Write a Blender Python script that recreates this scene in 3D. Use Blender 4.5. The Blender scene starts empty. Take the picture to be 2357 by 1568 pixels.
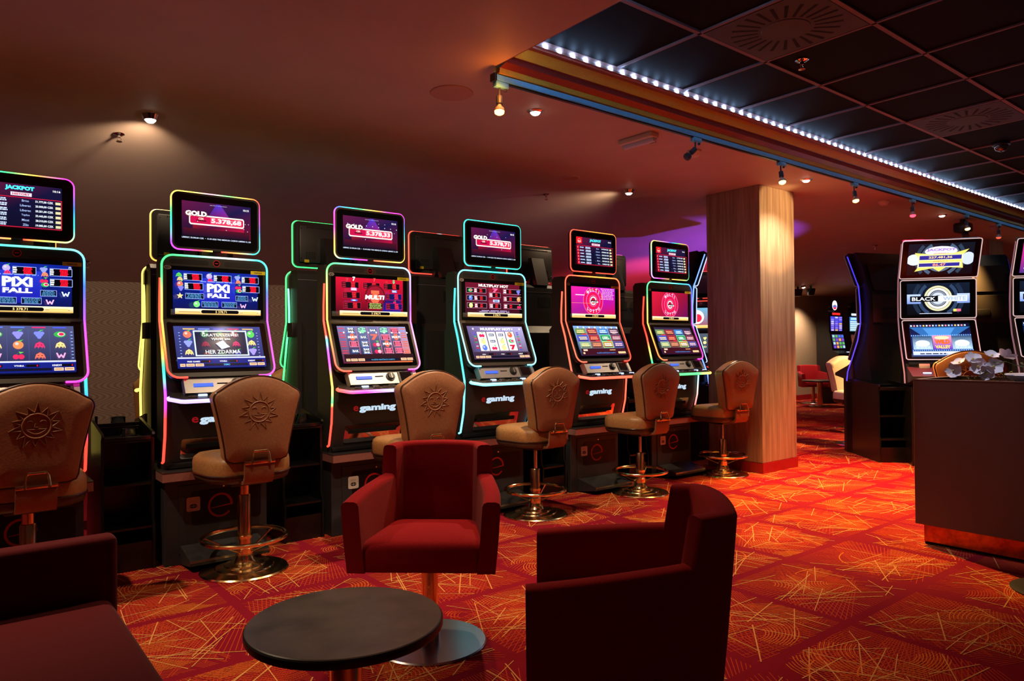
import bpy, bmesh, math, random
from mathutils import Vector, Matrix
PI = math.pi
sc = bpy.context.scene
COL = sc.collection
random.seed(11)

# ------------------------------------------------------------------ colours and materials
def lin(h, k=1.0):
    h = h.lstrip('#')
    out = []
    for i in (0, 2, 4):
        c = int(h[i:i + 2], 16) / 255.0
        c = c / 12.92 if c <= 0.04045 else ((c + 0.055) / 1.055) ** 2.4
        out.append(c * k)
    return tuple(out)

def new_mat(name):
    m = bpy.data.materials.new(name)
    m.use_nodes = True
    nt = m.node_tree
    return m, nt, nt.nodes['Principled BSDF']

def mat(name, col, rough=0.5, metal=0.0, noise=0.0, nscale=60.0, bump=0.0, coat=0.0, spec=0.5, sheen=0.0, stretch=None, trans=0.0):
    m, nt, b = new_mat(name)
    if isinstance(col, str):
        col = lin(col)
    b.inputs['Base Color'].default_value = (*col, 1)
    b.inputs['Roughness'].default_value = rough
    b.inputs['Metallic'].default_value = metal
    b.inputs['Specular IOR Level'].default_value = spec
    b.inputs['Coat Weight'].default_value = coat
    b.inputs['Sheen Weight'].default_value = sheen
    b.inputs['Transmission Weight'].default_value = trans
    if noise > 0 or bump > 0:
        tc = nt.nodes.new('ShaderNodeTexCoord')
        src = tc.outputs['Object']
        if stretch:
            mp = nt.nodes.new('ShaderNodeMapping')
            mp.inputs['Scale'].default_value = stretch
            nt.links.new(src, mp.inputs['Vector'])
            src = mp.outputs['Vector']
        nz = nt.nodes.new('ShaderNodeTexNoise')
        nz.inputs['Scale'].default_value = nscale
        nz.inputs['Detail'].default_value = 6
        nt.links.new(src, nz.inputs['Vector'])
        if noise > 0:
            rp = nt.nodes.new('ShaderNodeValToRGB')
            rp.color_ramp.elements[0].position = 0.3
            rp.color_ramp.elements[1].position = 0.7
            rp.color_ramp.elements[0].color = (*[c * (1 - noise) for c in col], 1)
            rp.color_ramp.elements[1].color = (*[min(1, c * (1 + noise)) for c in col], 1)
            nt.links.new(nz.outputs['Fac'], rp.inputs['Fac'])
            nt.links.new(rp.outputs['Color'], b.inputs['Base Color'])
        if bump > 0:
            bp = nt.nodes.new('ShaderNodeBump')
            bp.inputs['Strength'].default_value = bump
            bp.inputs['Distance'].default_value = 0.002
            nt.links.new(nz.outputs['Fac'], bp.inputs['Height'])
            nt.links.new(bp.outputs['Normal'], b.inputs['Normal'])
    return m

def emit_attr(name, strength, rough=0.15, base=(0.004, 0.004, 0.005)):
    """self-lit screen or light tube: its own picture is stored as face colours"""
    m, nt, b = new_mat(name)
    at = nt.nodes.new('ShaderNodeAttribute')
    at.attribute_name = 'Col'
    nt.links.new(at.outputs['Color'], b.inputs['Emission Color'])
    b.inputs['Emission Strength'].default_value = strength
    b.inputs['Base Color'].default_value = (*base, 1)
    b.inputs['Roughness'].default_value = rough
    return m

def emit(name, col, strength):
    m, nt, b = new_mat(name)
    if isinstance(col, str):
        col = lin(col)
    b.inputs['Base Color'].default_value = (0.02, 0.02, 0.02, 1)
    b.inputs['Emission Color'].default_value = (*col, 1)
    b.inputs['Emission Strength'].default_value = strength
    return m

M = {}
M['screen'] = emit_attr('lit screen', 1.35)
M['neon'] = emit_attr('light tube', 2.3, 0.4, (0.2, 0.2, 0.2))
M['black'] = mat('black plastic', (0.010, 0.010, 0.011), 0.38, noise=0.2, nscale=200)
M['glass_black'] = mat('black bezel glass', (0.004, 0.004, 0.005), 0.08, spec=0.6, noise=0.05)
M['charcoal'] = mat('charcoal powder coat', (0.026, 0.024, 0.024), 0.42, noise=0.25, nscale=400, bump=0.1)
M['bezel'] = mat('graphite bezel', (0.045, 0.040, 0.037), 0.36, metal=0.35, noise=0.15, nscale=300)
M['bezel_lit'] = mat('lit graphite bezel', (0.085, 0.070, 0.058), 0.36, metal=0.5, noise=0.15, nscale=300)  # lit copy of the bezel: light falling on it is in the colour
M['silver'] = mat('brushed silver panel', (0.42, 0.40, 0.40), 0.42, metal=0.75, noise=0.12, nscale=40, stretch=(1, 20, 20))
M['chrome'] = mat('chrome', (0.75, 0.75, 0.77), 0.10, metal=1.0, noise=0.03)
M['mirror'] = mat('polished steel tray', (0.70, 0.66, 0.64), 0.06, metal=1.0, noise=0.03)
M['grille'] = mat('speaker cloth', (0.012, 0.011, 0.010), 0.8, noise=0.6, nscale=700, bump=0.5)
M['pedestal'] = mat('dark grey laminate', (0.022, 0.020, 0.024), 0.55, noise=0.25, nscale=160, bump=0.06)
M['black_lam'] = mat('black laminate', (0.0045, 0.0045, 0.005), 0.30, noise=0.2, nscale=120)
M['ledge_top'] = mat('gunmetal ledge top', (0.10, 0.09, 0.09), 0.28, metal=0.7, noise=0.15, nscale=80)
M['ledge_face'] = mat('copper brown ledge face', (0.34, 0.15, 0.125), 0.35, metal=0.25, noise=0.08, nscale=60)
M['steel'] = mat('brushed steel', (0.52, 0.52, 0.55), 0.26, metal=1.0, noise=0.10, nscale=30, stretch=(1, 25, 1))
M['foot'] = mat('footplate steel', (0.30, 0.29, 0.30), 0.22, metal=0.9, noise=0.2, nscale=30)
M['yellow'] = mat('yellow sticker', '#d8c818', 0.5, noise=0.04)
M['white_lbl'] = mat('cream sticker', '#d9cfc4', 0.6, noise=0.05)
M['ink'] = mat('printed ink', '#18202c', 0.6, noise=0.05)
M['red_e'] = mat('red emblem', (0.50, 0.008, 0.012), 0.4, noise=0.05)
M['window'] = mat('smoked window', (0.008, 0.005, 0.005), 0.35, noise=0.1, spec=0.2)
M['tan'] = mat('tan leather', '#a97a4a', 0.42, noise=0.16, nscale=90, bump=0.25)
M['tan_back'] = mat('brown leather back', '#8a5a3e', 0.48, noise=0.14, nscale=120, bump=0.25)
M['pipe'] = mat('dark piping', '#3a241a', 0.28, noise=0.1)
M['skirt'] = mat('dark seat skirt', '#4b3526', 0.5, noise=0.15)
M['cream'] = mat('brightly lit tan leather', '#e2d2bd', 0.45, noise=0.08, bump=0.1)  # tan leather under a bright downlight, the light put into its colour
M['brass'] = mat('polished brass', (0.93, 0.73, 0.38), 0.17, metal=1.0, noise=0.03)
M['copper'] = mat('copper tube', (0.86, 0.50, 0.27), 0.20, metal=1.0, noise=0.03)
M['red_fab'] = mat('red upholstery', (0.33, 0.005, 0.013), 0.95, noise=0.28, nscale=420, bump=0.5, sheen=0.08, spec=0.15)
M['red_shaded'] = mat('shaded red upholstery', (0.10, 0.0015, 0.004), 0.95, noise=0.28, nscale=420, bump=0.5, sheen=0.08, spec=0.15)  # shaded copy of the red upholstery: the sofa's shade is in the colour
M['slate'] = mat('dark slate laminate', (0.062, 0.054, 0.049), 0.40, noise=0.55, nscale=9, bump=0.05)
M['tbl_edge'] = mat('black table edge', (0.008, 0.007, 0.007), 0.45, noise=0.1)
M['counter'] = mat('bronze brown panel', (0.155, 0.088, 0.054), 0.50, metal=0.1, noise=0.12, nscale=350, bump=0.08)
M['counter_rim'] = mat('planter rim', (0.30, 0.20, 0.16), 0.35, metal=0.4, noise=0.05)
M['soil'] = mat('planter soil', (0.012, 0.009, 0.007), 0.95, noise=0.5, nscale=60, bump=0.8)
M['petal'] = mat('white petal', '#e9e2ee', 0.6, noise=0.06, nscale=30)
M['petal_mid'] = mat('petal throat', '#c9b468', 0.6, noise=0.1)
M['leaf'] = mat('green leaf', '#4e5a1c', 0.6, noise=0.3, nscale=40)
M['moss'] = mat('moss', '#57591f', 0.85, noise=0.5, nscale=90)
M['pebble'] = mat('grey pebble', '#6d7c92', 0.6, noise=0.3, nscale=50)
M['bluewhite'] = mat('white tray', '#c3c9e6', 0.35, noise=0.03)
M['white'] = mat('white plastic', '#cfc4ba', 0.5, noise=0.04)
M['grate'] = mat('ceiling cover paint', '#b48a7e', 0.7, noise=0.05)
M['rail'] = mat('blue lit track rail', (0.16, 0.62, 1.0), 0.35, noise=0.06)  # blue led light on a white rail, put into the base colour
M['gold'] = mat('gold fascia', (0.62, 0.42, 0.045), 0.28, noise=0.06)
M['maroon'] = mat('maroon fascia', (0.20, 0.035, 0.03), 0.30, noise=0.1)
M['ledtape'] = mat('led tape backing', (0.42, 0.26, 0.24), 0.5, noise=0.15, nscale=120)
M['led'] = emit('white led', (0.36, 0.60, 1.0), 95.0)
M['gridbar'] = mat('grid bar', (0.19, 0.11, 0.125), 0.6, noise=0.05)
M['diffuser'] = mat('air diffuser', (0.024, 0.018, 0.020), 0.6, noise=0.08)
M['slot'] = mat('slot shadow black', (0.002, 0.002, 0.002), 0.9, noise=0.1)
M['glass'] = mat('clear glass', (0.9, 0.92, 0.95), 0.03, trans=1.0, noise=0.01)
M['dome'] = mat('smoked dome', (0.02, 0.02, 0.025), 0.05, coat=1.0, noise=0.05)
M['bulb_white'] = emit('warm white lamp', (1.0, 0.86, 0.66), 14.0)
M['bulb_orange'] = emit('orange lamp', (1.0, 0.42, 0.08), 11.0)
M['bulb_yellow'] = emit('amber lamp', (1.0, 0.62, 0.12), 8.0)
M['bulb_red'] = emit('red lamp', (1.0, 0.03, 0.06), 6.0)
M['bulb_dimred'] = emit('dim red lamp', (1.0, 0.12, 0.06), 1.2)
M['lamp_body'] = mat('lamp holder grey', (0.05, 0.06, 0.085), 0.4, noise=0.1)
M['red_digits'] = emit('red digits', (1.0, 0.02, 0.05), 1.6)
M['logo_white'] = emit('lit white lettering', (0.62, 0.80, 0.95), 0.95)
M['logo_red'] = emit('lit red lettering', (0.75, 0.01, 0.015), 0.35)
M['lens_glow'] = emit('blue lit button', (0.55, 0.68, 1.0), 1.6)
M['slot_blue'] = emit('lit blue card slot', (0.04, 0.16, 0.95), 1.0)
M['btn'] = mat('chrome button', (0.45, 0.42, 0.42), 0.12, metal=0.9, noise=0.05)
M['skirting'] = mat('red skirting', (0.30, 0.004, 0.012), 0.5, noise=0.1)
M['plinth'] = mat('orange plinth', (0.62, 0.15, 0.03), 0.22, metal=0.7, noise=0.35, nscale=30)

def grad_floor():
    M['carpet'] = mat('carpet ground', (0.245, 0.006, 0.020), 0.95, noise=0.16, nscale=380, bump=0.5, spec=0.1)
    M['carpet_r'] = mat('carpet red orange yarn', (0.56, 0.055, 0.018), 0.95, noise=0.2, nscale=300, spec=0.1)
    M['carpet_o'] = mat('carpet orange yarn', (0.74, 0.17, 0.030), 0.95, noise=0.2, nscale=300, spec=0.1)
    M['carpet_y'] = mat('carpet yellow yarn', (0.74, 0.34, 0.105), 0.95, noise=0.2, nscale=300, spec=0.1)
grad_floor()

def wood_mat():
    m, nt, b = new_mat('limed oak veneer')
    tc = nt.nodes.new('ShaderNodeTexCoord')
    mp = nt.nodes.new('ShaderNodeMapping')
    mp.inputs['Scale'].default_value = (9, 9, 0.55)
    n1 = nt.nodes.new('ShaderNodeTexNoise')
    n1.inputs['Scale'].default_value = 3.2
    n1.inputs['Detail'].default_value = 9
    n1.inputs['Distortion'].default_value = 0.5
    rp = nt.nodes.new('ShaderNodeValToRGB')
    rp.color_ramp.elements[0].position = 0.28
    rp.color_ramp.elements[0].color = (0.21, 0.135, 0.095, 1)
    rp.color_ramp.elements[1].position = 0.72
    rp.color_ramp.elements[1].color = (0.42, 0.31, 0.235, 1)
    nt.links.new(tc.outputs['Object'], mp.inputs['Vector'])
    nt.links.new(mp.outputs['Vector'], n1.inputs['Vector'])
    nt.links.new(n1.outputs['Fac'], rp.inputs['Fac'])
    nt.links.new(rp.outputs['Color'], b.inputs['Base Color'])
    b.inputs['Roughness'].default_value = 0.45
    return m
M['wood'] = wood_mat()

def wave_wall_mat():
    """wallpaper of stacked wavy pin stripes, drawn on the wall's own x and z"""
    m, nt, b = new_mat('wavy striped wallpaper')
    tc = nt.nodes.new('ShaderNodeTexCoord')
    sp = nt.nodes.new('ShaderNodeSeparateXYZ')
    nt.links.new(tc.outputs['Object'], sp.inputs['Vector'])
    def mth(op, a, bb=None):
        n = nt.nodes.new('ShaderNodeMath')
        n.operation = op
        for i, v in enumerate((a, bb)):
            if v is None:
                continue
            if isinstance(v, (int, float)):
                n.inputs[i].default_value = v
            else:
                nt.links.new(v, n.inputs[i])
        return n.outputs[0]
    nz = nt.nodes.new('ShaderNodeTexNoise')
    nz.inputs['Scale'].default_value = 0.9
    nt.links.new(tc.outputs['Object'], nz.inputs['Vector'])
    ph = mth('MULTIPLY', nz.outputs['Fac'], 3.0)
    wv = mth('MULTIPLY', mth('SINE', mth('ADD', mth('MULTIPLY', sp.outputs['Z'], 2 * PI / 0.21), ph)), 0.10)
    s = mth('SINE', mth('MULTIPLY', mth('ADD', sp.outputs['X'], wv), 2 * PI / 0.058))
    rp = nt.nodes.new('ShaderNodeValToRGB')
    rp.color_ramp.elements[0].position = 0.15
    rp.color_ramp.elements[0].color = (0.285, 0.195, 0.140, 1)
    rp.color_ramp.elements[1].position = 0.75
    rp.color_ramp.elements[1].color = (0.43, 0.305, 0.225, 1)
    nt.links.new(mth('MULTIPLY_ADD', s, 0.5) if False else mth('ADD', mth('MULTIPLY', s, 0.5), 0.5), rp.inputs['Fac'])
    nt.links.new(rp.outputs['Color'], b.inputs['Base Color'])
    b.inputs['Roughness'].default_value = 0.6
    return m
M['wall'] = wave_wall_mat()
M['ceil'] = mat('ceiling paint', (0.50, 0.36, 0.30), 0.62, noise=0.05, nscale=3)
M['plain'] = mat('plain wall paint', (0.30, 0.22, 0.18), 0.7, noise=0.06, nscale=5)

def tile_mat():
    m, nt, b = new_mat('black ribbed ceiling tile')
    tc = nt.nodes.new('ShaderNodeTexCoord')
    wv = nt.nodes.new('ShaderNodeTexWave')
    wv.bands_direction = 'X'
    wv.inputs['Scale'].default_value = 16.0
    rp = nt.nodes.new('ShaderNodeValToRGB')
    rp.color_ramp.elements[0].color = (0.0008, 0.0008, 0.001, 1)
    rp.color_ramp.elements[1].color = (0.0045, 0.0042, 0.006, 1)
    rp.color_ramp.elements[0].position = 0.35
    nt.links.new(tc.outputs['Object'], wv.inputs['Vector'])
    nt.links.new(wv.outputs['Fac'], rp.inputs['Fac'])
    nt.links.new(rp.outputs['Color'], b.inputs['Base Color'])
    b.inputs['Roughness'].default_value = 0.7
    b.inputs['Specular IOR Level'].default_value = 0.08
    return m
M['tile'] = tile_mat()

# ------------------------------------------------------------------ mesh building
class MB:
    def __init__(self):
        self.v = []; self.f = []; self.mi = []; self.c = []; self.mats = []
    def slot(self, m):
        m = M[m]
        if m not in self.mats:
            self.mats.append(m)
        return self.mats.index(m)
    def add(self, vs, fs, m, col=None, X=None):
        o = len(self.v)
        if X is not None:
            vs = [X @ Vector(p) for p in vs]
        self.v.extend([tuple(p) for p in vs])
        k = self.slot(m)
        for i, f in enumerate(fs):
            self.f.append(tuple(o + a for a in f))
            self.mi.append(k)
            self.c.append(col[i] if isinstance(col, list) else col)
        return self
    def build(self, name, parent=None, smooth=35, loc=None):
        me = bpy.data.meshes.new(name)
        me.from_pydata(self.v, [], self.f)
        for m in self.mats:
            me.materials.append(m)
        me.polygons.foreach_set('material_index', self.mi)
        if any(c is not None for c in self.c):
            at = me.color_attributes.new('Col', 'FLOAT_COLOR', 'CORNER')
            data = []
            for f, c in zip(self.f, self.c):
                if c is not None and isinstance(c[0], (tuple, list)):
                    for q in c:
                        data.extend((*q, 1.0))
                else:
                    q = c if c is not None else (0, 0, 0)
                    data.extend((*q, 1.0) * len(f))
            at.data.foreach_set('color', data)
        me.validate()
        if smooth:
            me.polygons.foreach_set('use_smooth', [True] * len(me.polygons))
            me.set_sharp_from_angle(angle=math.radians(smooth))
        me.update()
        o = bpy.data.objects.new(name, me)
        COL.objects.link(o)
        if parent is not None:
            o.parent = parent
        if loc is not None:
            o.location = loc
        return o
    # ---- shapes
    def box(self, c, s, m, X=None, col=None):
        x, y, z = c; a, b, d = s[0] / 2, s[1] / 2, s[2] / 2
        vs = [(x + i * a, y + j * b, z + k * d) for k in (-1, 1) for j in (-1, 1) for i in (-1, 1)]
        fs = [(0, 2, 3, 1), (4, 5, 7, 6), (0, 1, 5, 4), (2, 6, 7, 3), (0, 4, 6, 2), (1, 3, 7, 5)]
        return self.add(vs, fs, m, col, X)
    def rbox(self, c, s, r, m, X=None, seg=2, taper=None):
        bm = bmesh.new()
        bmesh.ops.create_cube(bm, size=1.0)
        for v in bm.verts:
            v.co = Vector((v.co.x * s[0], v.co.y * s[1], v.co.z * s[2]))
            if taper and v.co.z < 0:
                v.co.x *= taper[0]; v.co.y *= taper[1]
        bmesh.ops.bevel(bm, geom=list(bm.edges), offset=min(r, min(s) * 0.49), segments=seg, affect='EDGES', profile=0.5)
        bm.verts.index_update()
        vs = [v.co + Vector(c) for v in bm.verts]
        fs = [[v.index for v in f.verts] for f in bm.faces]
        bm.free()
        return self.add(vs, fs, m, None, X)
    def cyl(self, p0, p1, r0, m, r1=None, n=20, caps=True, X=None, col=None):
        p0, p1 = Vector(p0), Vector(p1)
        r1 = r0 if r1 is None else r1
        d = (p1 - p0).normalized()
        a = d.orthogonal().normalized(); b = d.cross(a)
        vs = []
        for p, r in ((p0, r0), (p1, r1)):
            for i in range(n):
                t = 2 * PI * i / n
                vs.append(p + a * (r * math.cos(t)) + b * (r * math.sin(t)))
        fs = [(i, (i + 1) % n, n + (i + 1) % n, n + i) for i in range(n)]
        if caps:
            fs += [tuple(range(n - 1, -1, -1)), tuple(range(n, 2 * n))]
        return self.add(vs, fs, m, col, X)
    def tube(self, path, r, m, n=8, closed=False, X=None, col=None, up=None):
        P = [Vector(p) for p in path]
        k = len(P)
        vs = []
        prev = None
        for i, p in enumerate(P):
            if closed:
                d = P[(i + 1) % k] - P[i - 1]
            else:
                d = P[min(i + 1, k - 1)] - P[max(i - 1, 0)]
            d.normalize()
            if prev is None:
                a = Vector(up) if up else d.orthogonal()
            else:
                a = prev
            a = (a - d * a.dot(d))
            a = a.normalized() if a.length > 1e-6 else d.orthogonal().normalized()
            b = d.cross(a)
            prev = a
            for j in range(n):
                t = 2 * PI * j / n
                vs.append(p + a * (r * math.cos(t)) + b * (r * math.sin(t)))
        fs = []; cs = []
        K = k if closed else k - 1
        for i in range(K):
            for j in range(n):
                q = (i + 1) % k
                fs.append((i * n + j, i * n + (j + 1) % n, q * n + (j + 1) % n, q * n + j))
                if col is not None:
                    if isinstance(col, list):
                        c0, c1 = col[i], col[q]
                        cs.append((c0, c0, c1, c1))
                    else:
                        cs.append(col)
        if not closed:
            fs += [tuple(range(n - 1, -1, -1)), tuple((k - 1) * n + j for j in range(n))]
            if col is not None:
                cs += [col[0], col[-1]] if isinstance(col, list) else [col, col]
        return self.add(vs, fs, m, cs if col is not None else None, X)
    def lathe(self, prof, m, n=32, c=(0, 0, 0), X=None, cap=True):
        vs = []; k = len(prof)
        for (r, z) in prof:
            for i in range(n):
                t = 2 * PI * i / n
                vs.append((c[0] + r * math.cos(t), c[1] + r * math.sin(t), c[2] + z))
        fs = []
        for a in range(k - 1):
            for i in range(n):
                fs.append((a * n + i, a * n + (i + 1) % n, (a + 1) * n + (i + 1) % n, (a + 1) * n + i))
        if cap and prof[0][0] > 1e-5:
            fs.append(tuple(range(n - 1, -1, -1)))
        if cap and prof[-1][0] > 1e-5:
            fs.append(tuple((k - 1) * n + i for i in range(n)))
        return self.add(vs, fs, m, None, X)
    def prism(self, poly, f0, f1, m, X=None, caps=True):
        """poly: 2D points; f0/f1 map a 2D point to the two 3D ends"""
        n = len(poly)
        vs = [f0(p) for p in poly] + [f1(p) for p in poly]
        fs = [(i, (i + 1) % n, n + (i + 1) % n, n + i) for i in range(n)]
        if caps:
            fs += [tuple(range(n - 1, -1, -1)), tuple(range(n, 2 * n))]
        return self.add(vs, fs, m, None, X)
    def loft(self, rings, m, caps=True, X=None, closed=False):
        n = len(rings[0]); k = len(rings)
        vs = [p for r in rings for p in r]
        fs = []
        for a in range(k if closed else k - 1):
            q = (a + 1) % k
            for i in range(n):
                fs.append((a * n + i, a * n + (i + 1) % n, q * n + (i + 1) % n, q * n + i))
        if caps and not closed:
            fs += [tuple(range(n - 1, -1, -1)), tuple((k - 1) * n + i for i in range(n))]
        return self.add(vs, fs, m, None, X)
    def ball(self, c, r, m, n=14, k=8, X=None):
        vs = []; fs = []
        rr = r if isinstance(r, (tuple, list)) else (r, r, r)
        for a in range(k + 1):
            ph = PI * a / k
            for i in range(n):
                t = 2 * PI * i / n
                vs.append((c[0] + rr[0] * math.sin(ph) * math.cos(t), c[1] + rr[1] * math.sin(ph) * math.sin(t), c[2] + rr[2] * math.cos(ph)))
        for a in range(k):
            for i in range(n):
                fs.append((a * n + i, (a + 1) * n + i, (a + 1) * n + (i + 1) % n, a * n + (i + 1) % n))
        return self.add(vs, fs, m, None, X)

def rrect(w, h, r, cx=0.0, cy=0.0, n=5, corners=(1, 1, 1, 1)):
    """rounded rectangle, counter-clockwise from bottom left; corners: bl, br, tr, tl"""
    pts = []
    C = [(-w / 2, -h / 2, PI), (w / 2, -h / 2, 1.5 * PI), (w / 2, h / 2, 0), (-w / 2, h / 2, 0.5 * PI)]
    for (x, y, a), on in zip(C, corners):
        if on and r > 0:
            ox = x + (r if x < 0 else -r); oy = y + (r if y < 0 else -r)
            for i in range(n + 1):
                t = a + 0.5 * PI * i / n
                pts.append((cx + ox + r * math.cos(t), cy + oy + r * math.sin(t)))
        else:
            pts.append((cx + x, cy + y))
    return pts

_TXT = {}
def text_mesh(s, bold=0.0, shear=0.0):
    key = (s, bold, shear)
    if key in _TXT:
        return _TXT[key]
    cu = bpy.data.curves.new('lettering', 'FONT')
    cu.body = s
    cu.size = 1.0
    cu.offset = bold
    cu.shear = shear
    cu.resolution_u = 2
    cu.align_x = 'CENTER'; cu.align_y = 'CENTER'
    ob = bpy.data.objects.new('lettering', cu)
    me = ob.to_mesh()
    vs = [tuple(v.co) for v in me.vertices]
    fs = [tuple(p.vertices) for p in me.polygons]
    ob.to_mesh_clear()
    bpy.data.objects.remove(ob)
    bpy.data.curves.remove(cu)
    if vs:
        xs = [v[0] for v in vs]; ys = [v[1] for v in vs]
        cx, cy = (min(xs) + max(xs)) / 2, (min(ys) + max(ys)) / 2
        w, h = max(xs) - min(xs), max(ys) - min(ys)
        vs = [((v[0] - cx), (v[1] - cy)) for v in vs]
    else:
        w = h = 1
    _TXT[key] = (vs, fs, w, h)
    return _TXT[key]

class Canvas:
    """draws flat shapes on a screen plane: origin O (lower left), unit axes U and V, size w x h in metres; coordinates 0..1"""
    def __init__(self, mb, O, U, V, w, h, m='screen', step=0.00012):
        self.mb = mb; self.O = Vector(O); self.U = Vector(U).normalized(); self.V = Vector(V).normalized()
        self.N = self.U.cross(self.V).normalized()
        self.w = w; self.h = h; self.m = m; self.k = 0; self.step = step
    def pt(self, x, y):
        return self.O + self.U * (x * self.w) + self.V * (y * self.h) + self.N * (0.0004 + self.k * self.step)
    def poly(self, pts, col, m=None):
        self.k += 1
        pts = [(min(1.0, max(0.0, a)), min(1.0, max(0.0, b))) for a, b in pts] if self.m == 'screen' else pts
        self.mb.add([self.pt(*p) for p in pts], [tuple(range(len(pts)))], m or self.m, [tuple(col)])
    def rect(self, x0, y0, x1, y1, col):
        self.poly([(x0, y0), (x1, y0), (x1, y1), (x0, y1)], col)
    def ell(self, x, y, rx, ry, col, n=16):
        self.poly([(x + rx * math.cos(2 * PI * i / n), y + ry * math.sin(2 * PI * i / n)) for i in range(n)], col)
    def circ(self, x, y, r, col, n=20):      # r in fractions of the height
        self.ell(x, y, r * self.h / self.w, r, col, n)
    def ring(self, x, y, r0, r1, col, n=60, a0=0.0, a1=2 * PI):
        self.k += 1
        q = self.h / self.w
        vs = []; fs = []
        for i in range(n + 1):
            t = a0 + (a1 - a0) * i / n
            for r in (r0, r1):
                vs.append(self.pt(x + r * q * math.cos(t), y + r * math.sin(t)))
        for i in range(n):
            fs.append((2 * i, 2 * i + 1, 2 * i + 3, 2 * i + 2))
        if self.m == 'screen':
            ok = []
            for i in range(n + 1):
                t = a0 + (a1 - a0) * i / n
                ok.append(all(0 <= x + r * q * math.cos(t) <= 1 and 0 <= y + r * math.sin(t) <= 1 for r in (r0, r1)))
            fs = [f for i, f in enumerate(fs) if ok[i] and ok[i + 1]]
        self.mb.add(vs, fs, self.m, [col] * len(fs))
    def frame(self, x0, y0, x1, y1, t, col):
        tx = t * self.h / self.w
        self.rect(x0, y0, x1, y0 + t, col); self.rect(x0, y1 - t, x1, y1, col)
        self.rect(x0, y0, x0 + tx, y1, col); self.rect(x1 - tx, y0, x1, y1, col)
    def grad(self, x0, y0, x1, y1, cb, ct):
        self.poly([(x0, y0), (x1, y0), (x1, y1), (x0, y1)], [cb, cb, ct, ct])
    def grad4(self, x0, y0, x1, y1, a, b, c, d):
        self.poly([(x0, y0), (x1, y0), (x1, y1), (x0, y1)], [a, b, c, d])
    def text(self, s, x, y, h, col, w=None, bold=0.0, shear=0.0):
        vs, fs, tw, th = text_mesh(s, bold, shear)
        if not vs:
            return
        self.k += 1
        sy = h / th
        sx = (w / tw) if w else sy * self.h / self.w
        self.mb.add([self.pt(x + v[0] * sx, y + v[1] * sy) for v in vs], fs, self.m, [col] * len(fs))
    def lines(self, x0, x1, y0, y1, n, col, seed=0, fill=0.55):
        """rows of unreadably small print"""
        rnd = random.Random(seed)
        st = (y1 - y0) / n
        for i in range(n):
            y = y1 - (i + 0.5) * st
            x = x0 + (x1 - x0) * rnd.uniform(0, 0.12)
            e = x1 - (x1 - x0) * rnd.uniform(0, 0.15)
            while x < e:
                wd = (x1 - x0) * rnd.uniform(0.08, 0.26)
                self.rect(x, y - st * fill / 2, min(x + wd, e), y + st * fill / 2, col)
                x += wd + (x1 - x0) * 0.035

# ------------------------------------------------------------------ object bookkeeping
def tag(o, label=None, cat=None, group=None, kind=None):
    if label: o['label'] = label
    if cat: o['category'] = cat
    if group: o['group'] = group
    if kind: o['kind'] = kind
    return o
def thing(name, label, cat, loc=(0, 0, 0), rz=0.0, group=None):
    o = bpy.data.objects.new(name, None)
    COL.objects.link(o)
    o.empty_display_size = 0.05
    o.location = loc
    o.rotation_euler = (0, 0, rz)
    return tag(o, label, cat, group)
def dup(root, loc, rz=None, label=None, group=None):
    r = root.copy(); COL.objects.link(r)
    r.location = loc
    if rz is not None: r.rotation_euler = (r.rotation_euler[0], r.rotation_euler[1], rz)
    if label: r['label'] = label
    if group: r['group'] = group
    for ch in list(root.children):
        c = ch.copy(); COL.objects.link(c); c.parent = r
        for g in list(ch.children):
            d = g.copy(); COL.objects.link(d); d.parent = c
    return r
def face(dx, dy):
    """z rotation that turns a thing built facing -y towards (dx, dy)"""
    return math.atan2(dy, dx) + PI / 2
# ------------------------------------------------------------------ the camera
CAM_H = 1.17
def make_camera():
    yaw, pitch, roll = math.radians(51.467), math.radians(0.612), math.radians(-0.554)
    f = Vector((math.cos(yaw) * math.cos(pitch), math.sin(yaw) * math.cos(pitch), math.sin(pitch)))
    r = Vector((math.sin(yaw), -math.cos(yaw), 0)); u = r.cross(f)
    r2 = r * math.cos(roll) + u * math.sin(roll); u2 = u * math.cos(roll) - r * math.sin(roll)
    cd = bpy.data.cameras.new('camera')
    cd.sensor_fit = 'HORIZONTAL'; cd.sensor_width = 36.0
    cd.lens = 1640.0 / 2357.0 * 36.0
    cd.clip_start = 0.05; cd.clip_end = 60
    co = bpy.data.objects.new('camera', cd)
    COL.objects.link(co)
    m = Matrix.Identity(4)
    for i in range(3):
        m[i][0] = r2[i]; m[i][1] = u2[i]; m[i][2] = -f[i]
    m[2][3] = CAM_H
    co.matrix_world = m
    sc.camera = co
make_camera()

# ------------------------------------------------------------------ the room
ZC, ZG = 2.65, 2.766            # plain ceiling and raised black grid ceiling
CX, CY = 2.26, 2.965            # edges of the raised part
WALL_Y = 8.1
def wall_top(x):
    return 1.87 + 0.0275 * (x - 1.1)
def ceil_z(x, y):
    if y <= 4.6: return ZC
    t = (y - 4.6) / 3.5
    return ZC - (ZC - wall_top(x)) * t ** 1.5

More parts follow.
